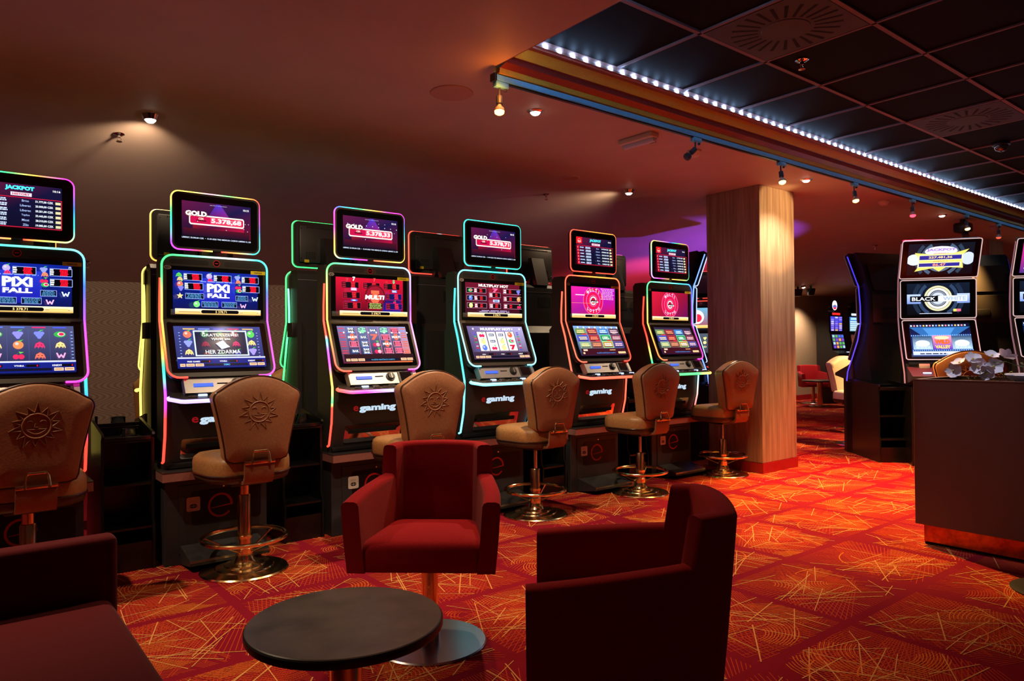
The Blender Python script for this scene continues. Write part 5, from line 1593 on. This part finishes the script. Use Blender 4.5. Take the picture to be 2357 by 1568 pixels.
# ------------------------------------------------------------------ narrow black shelf stands between the machines
def shelf_stand(label, loc, rz, w=.255, d=.34, h=.735, group='black shelf stands between the machines'):
    """open front faces -y, its front edge is at local y = 0"""
    t = thing('shelf_stand', label, 'shelf stand', loc, rz, group)
    pf = [(0.0, 0.0), (0.0, .235), (.022, .275), (.022, h - .03), (.004, h - .012), (.010, h), (.030, h + .004), (d, h + .055), (d, 0.0)]
    for s in (-1, 1):
        m = MB(); x0, x1 = s * (w / 2 - .014), s * w / 2
        m.prism(pf, lambda p: (min(x0, x1), p[0], p[1]), lambda p: (max(x0, x1), p[0], p[1]), 'black_lam'); m.build('side_panel', t, smooth=30)
    iw = w - .028
    for nm, z, y0, th in (('tray', h - .045, .012, .012), ('shelf', .455, .03, .012), ('shelf', .225, .012, .012)):
        m = MB(); m.box((0, (y0 + d) / 2, z), (iw, d - y0, th), 'black_lam'); m.build(nm, t, smooth=0)
    m = MB(); m.rbox((0, .018, h - .033), (iw, .012, .030), .005, 'black_lam'); m.build('tray_lip', t)
    m = MB(); m.box((0, .016, .075), (iw, .010, .15), 'black_lam'); m.build('toe_board', t, smooth=0)
    m = MB(); m.box((0, d - .008, h / 2 + .01), (iw, .012, h), 'black_lam'); m.build('back_panel', t, smooth=0)
    return t
shelf_stand('black shelf stand with a glass bowl beside the fruit reel machine', (.765, 4.235, 0), 0)
shelf_stand('black shelf stand right of the GRATULUJEME machine, behind its stool', (1.73, 4.235, 0), 0)
shelf_stand('black shelf stand behind the red armchair facing us', (2.70, 4.235, 0), 0)
shelf_stand('black shelf stand between the turquoise and coral red machines', (3.77, 4.205, 0), 0)
shelf_stand('black shelf stand between the coral red and rainbow machines', (4.76, 4.205, 0), 0)
shelf_stand('black stand of the row behind, with a tumbler on it', (.80, 4.935, 0), PI, .27, .30, .75)
shelf_stand('dark stand with a blue lit rim beside the wooden column', (5.80, 4.52, 0), .2, .26, .34, .76)

# ------------------------------------------------------------------ glassware
def glass(name, label, cat, loc, r, h, wall=.003):
    o = MB(); o.lathe([(0.0, 0.0), (r * .86, 0.0), (r * .9, .003), (r, h - .002), (r - wall / 2, h), (r - wall, h - .002), (r * .9 - wall, .009), (0.0, .008)], 'glass', 32)
    g = o.build(name, smooth=50); g.location = loc
    return tag(g, label, cat)
glass('glass_bowl', 'clear glass bowl on the tray of the first black shelf stand', 'bowl', (.785, 4.345, .697), .044, .055)
glass('tumbler', 'clear tumbler on the stand of the row behind, left of the yellow edge light', 'glass', (.80, 4.74, .712), .040, .075)
glass('tumbler', 'clear tumbler on the stand right of the sun embossed stool', 'glass', (1.77, 4.36, .697), .038, .070)

# small red display on the wallpaper
t = thing('wall_display', 'small red number display on the wavy wallpaper', 'display', (.86, 8.085, 1.62))
m = MB(); m.rbox((0, 0, 0), (.20, .03, .24), .004, 'black'); m.build('case', t)
m = MB()
for k, z in enumerate((.075, .02, -.06)):
    m.box((-.04 + .02 * k, -.0162, z), (.055, .002, .022), 'red_digits')
m.build('digits', t, smooth=0)

# ------------------------------------------------------------------ planter counter with orchids
def counter():
    x0, x1, y0, y1, h = 4.462, 5.10, -.35, 1.815, .962
    t = thing('planter_counter', 'tall bronze brown planter counter on an orange plinth', 'counter', ((x0 + x1) / 2, (y0 + y1) / 2, 0))
    w, d = x1 - x0, y1 - y0
    m = MB()
    for c, s in (((-w / 2 + .012, 0, (h + .118) / 2), (.024, d, h - .118)), ((w / 2 - .012, 0, (h + .118) / 2), (.024, d, h - .118)), ((0, d / 2 - .012, (h + .118) / 2), (w - .05, .024, h - .118)), ((0, -d / 2 + .012, (h + .118) / 2), (w - .05, .024, h - .118)), ((0, 0, .15), (w - .05, d - .05, .03))):
        m.rbox(c, s, .002, 'counter', seg=1)
    m.build('body', t, smooth=0)
    m = MB()
    for c, s in (((-w / 2 + .012, 0, h + .001), (.026, d, .004)), ((w / 2 - .012, 0, h + .001), (.026, d, .004)), ((0, d / 2 - .012, h + .001), (w, .026, .004))): m.box(c, s, 'counter_rim')
    m.build('rim', t, smooth=0)
    m = MB(); m.box((0, 0, .068), (w - .07, d - .07, .104), 'plinth'); m.build('plinth', t, smooth=0)
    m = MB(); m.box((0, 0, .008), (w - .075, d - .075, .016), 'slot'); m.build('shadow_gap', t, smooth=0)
    m = MB(); m.box((0, 0, h - .035), (w - .05, d - .05, .02), 'soil'); m.build('soil', t, smooth=0)
    rnd = random.Random(3)
    m = MB()
    for i in range(420):
        y = rnd.uniform(.9, 1.62); x = rnd.uniform(x0 + .05, x1 - .1)
        if y > 1.5 and rnd.random() < .6: continue
        z = h - .022 + rnd.uniform(0, .03) + .030 * math.exp(-((y - 1.48) / .10) ** 2)
        r = rnd.uniform(.006, .014)
        a = rnd.uniform(0, 6.3); q = rnd.uniform(.4, 1.2)
        dx, dy, dz = math.cos(a) * r, math.sin(a) * r, q * r
        m.add([(x, y, z), (x + dx - dy * .5, y + dy + dx * .5, z + dz), (x + 2 * dx, y + 2 * dy, z + dz * 1.4), (x + dx + dy * .5, y + dy - dx * .5, z + dz)], [(0, 1, 2, 3)], 'moss' if rnd.random() < .7 else 'leaf')
    tag(m.build('moss', smooth=0), 'green moss and small leaves covering the planter soil', 'moss', kind='stuff')
    m = MB()
    for i in range(46):
        y = rnd.uniform(.85, 1.42); x = x0 + rnd.uniform(.035, .10)
        m.ball((x, y, h - .018 + rnd.uniform(0, .012)), (rnd.uniform(.008, .018), rnd.uniform(.010, .02), .008), 'pebble', 8, 5)
    tag(m.build('pebbles', smooth=60), 'grey blue pebbles along the rim of the planter', 'pebbles', kind='stuff')
    return x0, h
CX0, CH = counter()
def petal(m, c, d, n, L, W, cup=.25, mtl='petal'):
    d = Vector(d).normalized(); n = Vector(n); n = (n - d * n.dot(d)).normalized(); s = d.cross(n)
    vs = []; K = 6
    for i in range(K + 1):
        u = i / K; wv = W * math.sin(PI * (u * .92 + .06)) ** .7
        for j in (-1, -.5, 0, .5, 1):
            vs.append(Vector(c) + d * (L * u) + s * (wv * j) + n * (cup * L * (u * u * .5 + .25 * abs(j) * u)))
    fs = [(i * 5 + j, i * 5 + j + 1, (i + 1) * 5 + j + 1, (i + 1) * 5 + j) for i in range(K) for j in range(4)]
    m.add(vs, fs, mtl)
def orchid(label, c, ax, size, rnd):
    t = thing('orchid_flower', label, 'flower', c, 0, 'white orchid blooms in the planter')
    ax = Vector(ax).normalized(); a = ax.orthogonal().normalized(); b = ax.cross(a)
    rot = rnd.uniform(0, 1)
    for k, (L, W) in enumerate(((1.0, .42), (.95, .62), (.95, .34), (.95, .34), (.95, .62))):
        an = rot + 2 * PI * k / 5
        m = MB(); petal(m, (0, 0, 0), a * math.cos(an) + b * math.sin(an) + ax * .25, ax, L * size, W * size, .25)
        m.build('petal', t, smooth=80)
    m = MB(); m.ball(ax * size * .12, size * .14, 'petal_mid', 10, 6); m.build('throat', t)
    return t
def flowers():
    rnd = random.Random(8)
    x = CX0 + .13
    spec = [((x, 1.645, CH + .050), (-.8, -.2, .2), .050, 'white orchid bloom lowest over the planter rim'),
            ((x + .02, 1.620, CH + .095), (-.5, .2, .9), .045, 'white orchid bloom with one upright folded petal'),
            ((x + .03, 1.555, CH + .115), (-.6, -.5, .8), .052, 'white orchid bloom with a long petal above the cluster'),
            ((x + .02, 1.525, CH + .075), (-.9, -.3, .3), .056, 'large white orchid bloom in the middle of the cluster'),
            ((x + .05, 1.460, CH + .075), (-.8, -.5, .4), .056, 'white orchid bloom at the back of the cluster'),
            ((x + .02, 1.485, CH + .045), (-.9, -.2, -.1), .050, 'white orchid bloom hanging under the cluster'),
            ((x + .08, 1.475, CH + .135), (-.4, -.4, 1), .048, 'narrow white orchid bud pointing upwards'),
            ((x + .07, 1.400, CH + .135), (.5, -.2, .6), .055, 'single white orchid bloom apart on its own stalk')]
    for c, ax, s, lb in spec: orchid(lb, c, ax, s, rnd)
    t = thing('orchid_plant', 'thin green orchid stalk arching behind the white blooms', 'plant', (x + .1, 1.18, CH - .02))
    m = MB(); m.tube([(.02, -.12, .02), (.02, -.05, .05), (0.0, .05, .08), (-.02, .16, .10), (-.03, .22, .125), (-.05, .28, .12)], .0028, 'leaf', 6); m.build('stalk', t)
    for y, z, dx in ((-.06, .05, -.3), (.12, .08, .5)):
        m = MB(); petal(m, (0.0, y, z), (dx, -1, -.1), (0, 0, 1), .10, .028, .1, 'leaf'); m.build('leaf', t, smooth=80)
    t = thing('round_tray', 'pale round tray standing on the planter beside the orchids', 'tray', (CX0 + .34, 1.20, CH - .022))
    m = MB(); m.lathe([(0.0, 0.0), (.18, 0.0), (.25, .048), (.253, .053), (.25, .056), (.0, .057)], 'bluewhite', 56); m.build('plate', t, smooth=40)
    m = MB(); m.lathe([(.17, -.003), (.249, .0475)], 'charcoal', 56); m.build('underside', t, smooth=40)
flowers()

# ------------------------------------------------------------------ tall curved machines across the aisle
def r_screen_top(c):
    c.grad(0, 0, 1, 1, C('#05070c'), C('#0c1420'))
    for r0, r1, col in ((.60, .70, '#2a3c52'), (.46, .56, '#445a74'), (.30, .40, '#5a6c84')): c.ring(.5, .5, r0, r1, C(col))
    c.rect(0, .38, .2, .58, C('#8ca8d0')); c.rect(.8, .38, 1, .58, C('#a8bcdc')); c.ell(.1, .5, .12, .18, C('#d8e4f8')); c.ell(.92, .5, .10, .2, C('#c8d4f0'))
    c.ell(.5, .75, .25, .16, C('#e8e0f4'))
    c.poly([(.10, .72), (.35, .66), (.70, .68), (.92, .80), (.82, .58), (.86, .20), (.60, .24), (.5, .10), (.40, .22), (.12, .12), (.20, .34), (.16, .56)], C('#f4dc6c'))
    c.text('JACKPOT', .5, .79, .10, C('#a884e0'), w=.44, bold=.05)
    c.rect(.16, .46, .84, .65, C('#fff0b0')); c.rect(.18, .49, .82, .62, C('#2c2a90')); c.text('227.481,36', .5, .555, .085, C('#ffd890'), w=.36, bold=.03)
    c.rect(.16, .24, .82, .41, C('#fff0b0')); c.rect(.18, .27, .80, .38, C('#2c2a90')); c.text('86.47', .49, .325, .085, C('#ff9a7c'), w=.20, bold=.03)
    c.text('JACKPOT 1', .5, .68, .04, C('#e8783c'), w=.22, bold=.03); c.text('JACKPOT 2', .5, .43, .04, C('#e8783c'), w=.22, bold=.03)
def r_screen_mid(c):
    c.grad(0, 0, 1, 1, C('#04060a'), C('#101a2c'))
    for r0, r1, col in ((.62, .74, '#1c2a40'), (.48, .58, '#2c4060'), (.34, .40, '#d8d4a8'), (.26, .33, '#f4f0e0'), (.20, .24, '#8a94a8')): c.ring(.5, .52, r0, r1, C(col), 36)
    c.circ(.5, .52, .19, C('#c8d0dc')); c.circ(.5, .52, .10, C('#4a5666'))
    c.grad(0, .36, .22, .66, C('#7a94d8'), C('#b8ccff')); c.grad(.80, .36, 1, .66, C('#7a94d8'), C('#b8ccff'))
    c.rect(.05, .42, .50, .60, C('#0a0a10')); c.rect(.50, .42, .96, .60, C('#dfe6f8'))
    c.text('BLACK', .27, .51, .115, C('#f4f8ff'), w=.38, bold=.02); c.text('WHITE', .76, .51, .115, C('#9ab0dc'), w=.36, bold=.01)
    c.rect(.2, .04, .72, .055, C('#dfe8ff')); c.rect(.74, .10, .86, .18, C('#e86a8c')); c.rect(.74, .10, .79, .18, C('#f0e060'))
def r_screen_low(c):
    c.grad(0, 0, 1, 1, C('#16307a'), C('#060c1c'))
    c.poly([(.25, .55), (.7, .55), (1, .88), (0, .88)], C('#2c6ab0')); c.poly([(.35, .55), (.62, .55), (.75, .85), (.22, .85)], C('#4c90d8'))
    for i in range(18): c.rect(.02 + .052 * i, .90, .05 + .052 * i, .945, C(('#e8f0ff', '#ff9ab0', '#c8d8ff', '#8ca8ff', '#ffd07a')[i % 5]))
    for y in (.60, .14):
        for i in range(28): c.rect(.01 + .0355 * i, y, .03 + .0355 * i, y + .035, C('#7ab0ff'))
    for x0, x1 in ((.02, .34), (.66, .98)):
        c.grad(x0, .18, x1, .58, C('#b0d0ec'), C('#2a4c74')); c.ell((x0 + x1) / 2, .36, .12, .10, C('#e8f4ff')); c.lines(x0 + .03, x1 - .03, .20, .32, 3, C('#d8ecff'), 3, .6)
    c.grad(.345, .17, .655, .59, C('#5a3cc0'), C('#ff9ab0')); c.ell(.5, .52, .12, .05, C('#fff0b0'))
    c.text('WILD', .5, .40, .13, C('#ff6a28'), w=.25, bold=.08); c.text('VALLEY', .5, .245, .10, C('#ffd86a'), w=.25, bold=.06)
    c.grad(.0, .0, 1, .11, C('#b8ccff'), C('#e8f0ff')); c.lines(.1, .6, .02, .06, 1, C('#20284c'), 3, .8)
def r_screen_warm(c):
    c.grad4(0, 0, 1, 1, C('#4a2c80'), C('#c0a040'), C('#d84ab0'), C('#e0288c'))
    c.circ(.25, .35, .22, C('#e8c070')); c.circ(.5, .6, .2, C('#f0a050')); c.ell(.3, .15, .25, .1, C('#b8c0f0')); c.circ(.15, .75, .12, C('#8a6aff'))
def tall_machine(label, loc, rz, tube='#ffd8d4', tube_k=.32, dark=False, top=r_screen_top, edge='#2a3cff', edge_k=0.6, w=.66, hs=1.0):
    t = thing('tall_slot_machine', label, 'slot machine', loc, rz, 'tall curved slot machines across the aisle')
    c = w / 2
    body = [(-.145, 2.12), (.0, 1.785), (.02, 1.58), (.02, 1.40), (-.02, 1.22), (-.10, 1.03), (-.15, .96), (-.15, .76), (.16, .76), (.10, 1.1), (.14, 1.4), (.14, 1.72), (.05, 2.0), (-.05, 2.16)]
    m = MB(); m.prism(body, lambda p: (-c + .03, p[0], p[1] * hs), lambda p: (c - .03, p[0], p[1] * hs), 'black'); m.build('cabinet', t, smooth=25)
    segs = [((-.165, 2.14), (-.015, 1.79), c + .01, 'upper_display', top, 1.03), ((-.012, 1.775), (.0, 1.40), c, 'middle_display', r_screen_mid, 1.0), ((.0, 1.385), (-.150, 1.005), c - .01, 'lower_display', r_screen_low, 1.0)]
    for (a, b, hw, nm, dr, kk) in segs:
        a = (a[0], a[1] * hs); b = (b[0], b[1] * hs)
        L = math.dist(a, b)
        d = Vector((0, a[0] - b[0], a[1] - b[1])) / L; nn = Vector((0, -d.z, d.y))
        f = lambda p, n: Vector((p[0], b[0], b[1])) + d * p[1] + nn * n
        g = rrect(2 * hw, L - .006, .018, 0, L / 2, 4)
        m = MB(); m.prism(g, lambda p: f(p, 0), lambda p: f(p, -.05), 'black')
        g2 = rrect(2 * hw - .02, L - .024, .012, 0, L / 2, 3)
        m.prism(g2, lambda p: f(p, .002), lambda p: f(p, -.004), 'glass_black')
        if not dark:
            cv = Canvas(m, f((-hw + .055, .035), .0024), (1, 0, 0), d, 2 * hw - .11, L - .07, step=.00025); dr(cv)
        o = m.build(nm, t, smooth=0)
        m = MB(); q = rrect(2 * hw + .004, L - .002, .02, 0, L / 2, 4)
        m.tube([f(p, .001) for p in q], .0045, 'neon', 6, closed=True, col=lin(tube, tube_k)); m.build('light_tube', o)
    # side lights along the curved edge
    ed = [(-.145, 2.12), (.004, 1.785), (.024, 1.58), (.024, 1.40), (-.016, 1.22), (-.098, 1.03), (-.165, .88), (-.18, .78)]
    for s in (-1, 1):
        m = MB(); m.tube([(s * (c + .010), p[0] + .030, p[1] * hs) for p in ed], .007, 'neon', 6, col=lin(edge, edge_k)); m.build('edge_light', t)
    m = MB(); m.prism([(-.34, .835), (-.34, .865), (-.16, .945), (-.10, .98), (-.10, .80), (-.2, .80)], lambda p: (-c + .01, p[0], p[1]), lambda p: (c - .01, p[0], p[1]), 'bezel'); dk = m.build('button_deck', t, smooth=20)
    for x in (-.18, .05, .2):
        m = MB(); m.rbox((x, -.28, .896), (.07, .03, .014), .004, 'lens_glow'); m.build('button', dk)
    m = MB(); m.rbox((-.17, -.160, .955), (.09, .03, .05), .004, 'white_lbl'); m.build('ticket_slot', t)
    m = MB(); m.rbox((0, .02, .38), (w - .06, .46, .76), .006, 'black_lam', seg=1); m.build('pedestal', t, smooth=0)
    # backs: recessed panel, handle and vent
    m = MB(); m.rbox((0, .145, 1.55), (w - .14, .02, .30), .006, 'bezel'); m.rbox((.05, .16, 1.50), (.24, .03, .10), .012, 'black'); m.build('service_door', t)
    bx = [(.058, 2.0), (.135, 1.74)]
    m = MB(); m.prism([(.050, 2.03 * hs), (.062, 2.03 * hs), (.150, 1.74 * hs), (.138, 1.74 * hs)], lambda p: (-c + .09, p[0], p[1]), lambda p: (c - .09, p[0], p[1]), 'bezel'); m.build('rear_panel', t, smooth=0)
    return t
tall_machine('tall curved slot machine showing BLACK and WHITE lettering beside the dark shelf stand', (7.62, 2.86, 0), face(-.80, -.60), hs=1.015, edge='#ffb0c4', edge_k=.10)
tall_machine('tall curved slot machine cut by the photo edge, above the orchids', (8.62, 2.20, 0), face(-.80, -.60), top=r_screen_warm, hs=1.03, edge='#ffb0c4', edge_k=.10)
tall_machine('tall dark machine with a blue lit curved edge, left of the BLACK and WHITE machine', (7.90, 3.52, 0), face(.35, .93), tube_k=.015, edge='#3a3cff', edge_k=.5, hs=1.0, dark=True)
tall_machine('dark back of a tall machine seen between the two lit tall machines', (9.02, 2.98, 0), face(.80, .60), dark=True, tube_k=.015, edge_k=.1)
tall_machine('black machine with a white and blue neon edge behind the rainbow outlined machine', (6.10, 4.86, 0), face(.93, -.2), tube='#b4ccff', tube_k=.8, edge='#6a90ff', edge_k=1.0, dark=True)
shelf_stand('large dark shelf stand with red sheen in front of the BLACK and WHITE machine', (7.35, 3.155, 0), face(-.667, -.745), .315, .86, .765, group=None)
st = place_stool(S2, 5.93, 2.06, face(-.85, -.5), 'tan leather stool behind the orchids at the BLACK and WHITE machine')
st.scale = (1.03, 1.03, 1.075)
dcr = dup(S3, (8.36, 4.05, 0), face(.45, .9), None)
COLD = [S3] + list(S3.children) + [g for c_ in S3.children for g in c_.children]
for o in COLD: bpy.data.objects.remove(o)
place_stool(S2, 9.42, 4.36, -1.2, 'tan stool back between the pale lit stool and the far machines')

# red edged machine seen past the column
slot_machine('slot machine outlined in red light, half hidden by the wooden column', 7.30, 5.42, face(-.85, -.5), .60, 1.0, lambda c: c.grad(0, 0, 1, 1, C('#100408'), C('#200810')), lambda c: (c.grad(0, 0, 1, 1, C('#a03040'), C('#6ab0d0')), c.circ(.4, .55, .35, C('#f4e8e0')), c.circ(.42, .5, .2, C('#e02848')), c.grad(0, 0, 1, .15, C('#e8b24c'), C('#ffd890'))), lambda c: (c.grad(0, 0, 1, 1, C('#3c3c48'), C('#50586a')), [critter(c, .2 + .2 * k, .3 + .22 * r, .08, '#ffe08c', (k + r) % 3) for k in range(4) for r in range(3)]), 'rrr', 'rrr', 'rrr', 'rrr')
pedestal('dark pedestal under the red outlined machine beyond the column', 7.30, 5.42, face(-.85, -.5), .615, badge=False)

# ------------------------------------------------------------------ three upright machines on the far wall
def upright(label, loc, rz, sc1, sc2, topper, strip):
    t = thing('upright_slot_machine', label, 'slot machine', loc, rz, 'upright slot machines on the far wall')
    pf = [(.0, .0), (.0, .80), (-.10, .95), (-.10, 1.0), (.02, 1.06), (.075, 1.40), (.09, 1.43), (.09, 1.84), (.12, 1.88), (.36, 1.88), (.36, 0)]
    m = MB(); m.prism(pf, lambda p: (-.30, p[0], p[1]), lambda p: (.30, p[0], p[1]), 'charcoal'); m.build('cabinet', t, smooth=20)
    m = MB(); cv = Canvas(m, (-.24, .0885, 1.455), (1, 0, 0), (0, 0, 1), .48, .30, step=.0004); sc1(cv); m.build('upper_screen', t, smooth=0)
    m = MB(); V = Vector((0, .0468, .29)); N = Vector((0, -.29, .0468)).normalized()
    cv = Canvas(m, Vector((-.24, .026, 1.095)) + N * .003, (1, 0, 0), V, .48, V.length, step=.0004); sc2(cv); m.build('lower_screen', t, smooth=0)
    m = MB(); cv = Canvas(m, (-.16, .0885, 1.785), (1, 0, 0), (0, 0, 1), .32, .045, step=.0004); strip(cv); m.build('number_strip', t, smooth=0)
    m = MB()
    for x in (-.16, -.06, .05): m.rbox((x, -.04, 1.02), (.07, .04, .02), .005, 'btn')
    m.rbox((.18, -.04, 1.02), (.09, .05, .02), .005, 'lens_glow'); m.build('button_deck', t)
    m = MB(); m.cyl((0, .12, 1.985), (0, .20, 1.985), .105, 'black', n=32); tp = m.build('round_topper', t)
    if topper:
        m = MB(); cv = Canvas(m, (-.10, .118, 1.885), (1, 0, 0), (0, 0, 1), .20, .20, step=.0004); topper(cv); m.build('topper_face', tp, smooth=0)
    return t
def grid_screen(bg0, bg1, cols, n, mth):
    def f(c):
        c.grad(0, 0, 1, 1, C(bg0), C(bg1)); r = random.Random(n)
        for i in range(n):
            for j in range(mth):
                c.rect((i + .15) / n, (j + .15) / mth, (i + .85) / n, (j + .85) / mth, C(r.choice(cols)))
    return f
def top_a(c): c.circ(.5, .5, .5, C('#ffffff'), 28); c.rect(.05, .30, .95, .5, C('#5a6cff')); c.poly([(.1, .3), (.9, .3), (.7, .04), (.3, .04)], C('#ff2a48')); c.ring(.5, .5, .42, .5, C('#ffffff')); c.circ(.52, .45, .14, C('#6a5a58'))
def top_c(c): c.circ(.5, .5, .5, C('#ff3a28'), 28); c.ring(.55, .5, .26, .44, C('#ffe8ff')); c.ell(.56, .5, .18, .3, C('#fff4ff'))
redstrip = lambda c: c.rect(0, 0, 1, 1, C('#ff2a24'))
upright('far upright machine with a violet symbol grid and a red white topper', (14.32, 7.20, 0), 0, grid_screen('#1c1470', '#4a3cc0', ['#6a5ae0', '#c8b0ff', '#b8c0e8', '#4a4ad8', '#8c78f0', '#d8a858'], 3, 7), grid_screen('#2a1a58', '#4a3c78', ['#58b048', '#7848c8', '#a8d0d0', '#f0a048', '#3c6cd8', '#8cd0c0'], 4, 4), top_a, redstrip)
upright('far upright machine with pale blue rows and an unlit topper', (15.08, 7.18, 0), 0, lambda c: (c.grad(0, 0, 1, 1, C('#5a8ca0'), C('#3c78c8')), [c.rect(.04, .06 + .14 * i, .96, .15 + .14 * i, C('#c8e0e8')) for i in range(5)], c.rect(.1, .8, .9, .95, C('#a8d8f0'))), lambda c: (c.grad(0, 0, 1, 1, C('#a04a30'), C('#3c2020')), c.lines(.1, .9, .2, .95, 7, C('#6a3c34'), 4, .5)), None, lambda c: (c.rect(0, 0, .65, 1, C('#d8f0ff')), c.rect(.65, 0, 1, 1, C('#ff4a5c'))))
upright('far upright machine with an orange red screen and a red topper', (15.84, 7.16, 0), 0, lambda c: (c.grad(0, 0, 1, 1, C('#a80c0c'), C('#f08a28')), c.ell(.5, .62, .38, .3, C('#ffd870')), c.ell(.5, .62, .2, .16, C('#fff0b8')), c.rect(.05, .02, .35, .1, C('#ffd8c8')), c.rect(.6, .02, .9, .1, C('#ffd8c8'))), grid_screen('#b05060', '#e89a98', ['#e8b0b8', '#d06a70', '#f0d8d8', '#e07868'], 4, 5), top_c, redstrip)
# ------------------------------------------------------------------ coloured light and ambient fill
def lights():
    # violet wash from the light effects behind the row of machines, red wash further on
    lamp('SPOT', 'violet_beam', (8.1, 5.3, 1.3), (0.27, 0.08, 1.0), 130, .03, (7.9, 5.7, 2.6), 100, .3)
    lamp('SPOT', 'red_beam', (8.3, 6.0, 1.4), (1.0, 0.05, 0.16), 110, .05, (8.4, 7.6, 2.3), 110, .6)
    w = bpy.data.worlds.new('warm ambient fill'); sc.world = w  # warm ambient fill added around the open room
    w.use_nodes = True
    bg = w.node_tree.nodes['Background']
    bg.inputs['Color'].default_value = (1.0, 0.62, 0.45, 1); bg.inputs['Strength'].default_value = 0.02
lights()
sc.view_settings.view_transform = 'Standard'
sc.view_settings.look = 'None'
sc.view_settings.exposure = 0.0
sc.view_settings.gamma = 1.0
sc.view_settings.use_curve_mapping = False
sc.cycles.use_denoising = True
sc.cycles.max_bounces = 6
sc.cycles.diffuse_bounces = 3
sc.cycles.glossy_bounces = 3
sc.cycles.transmission_bounces = 5
sc.cycles.sample_clamp_indirect = 4.0
sc.cycles.caustics_reflective = False
sc.cycles.caustics_refractive = False
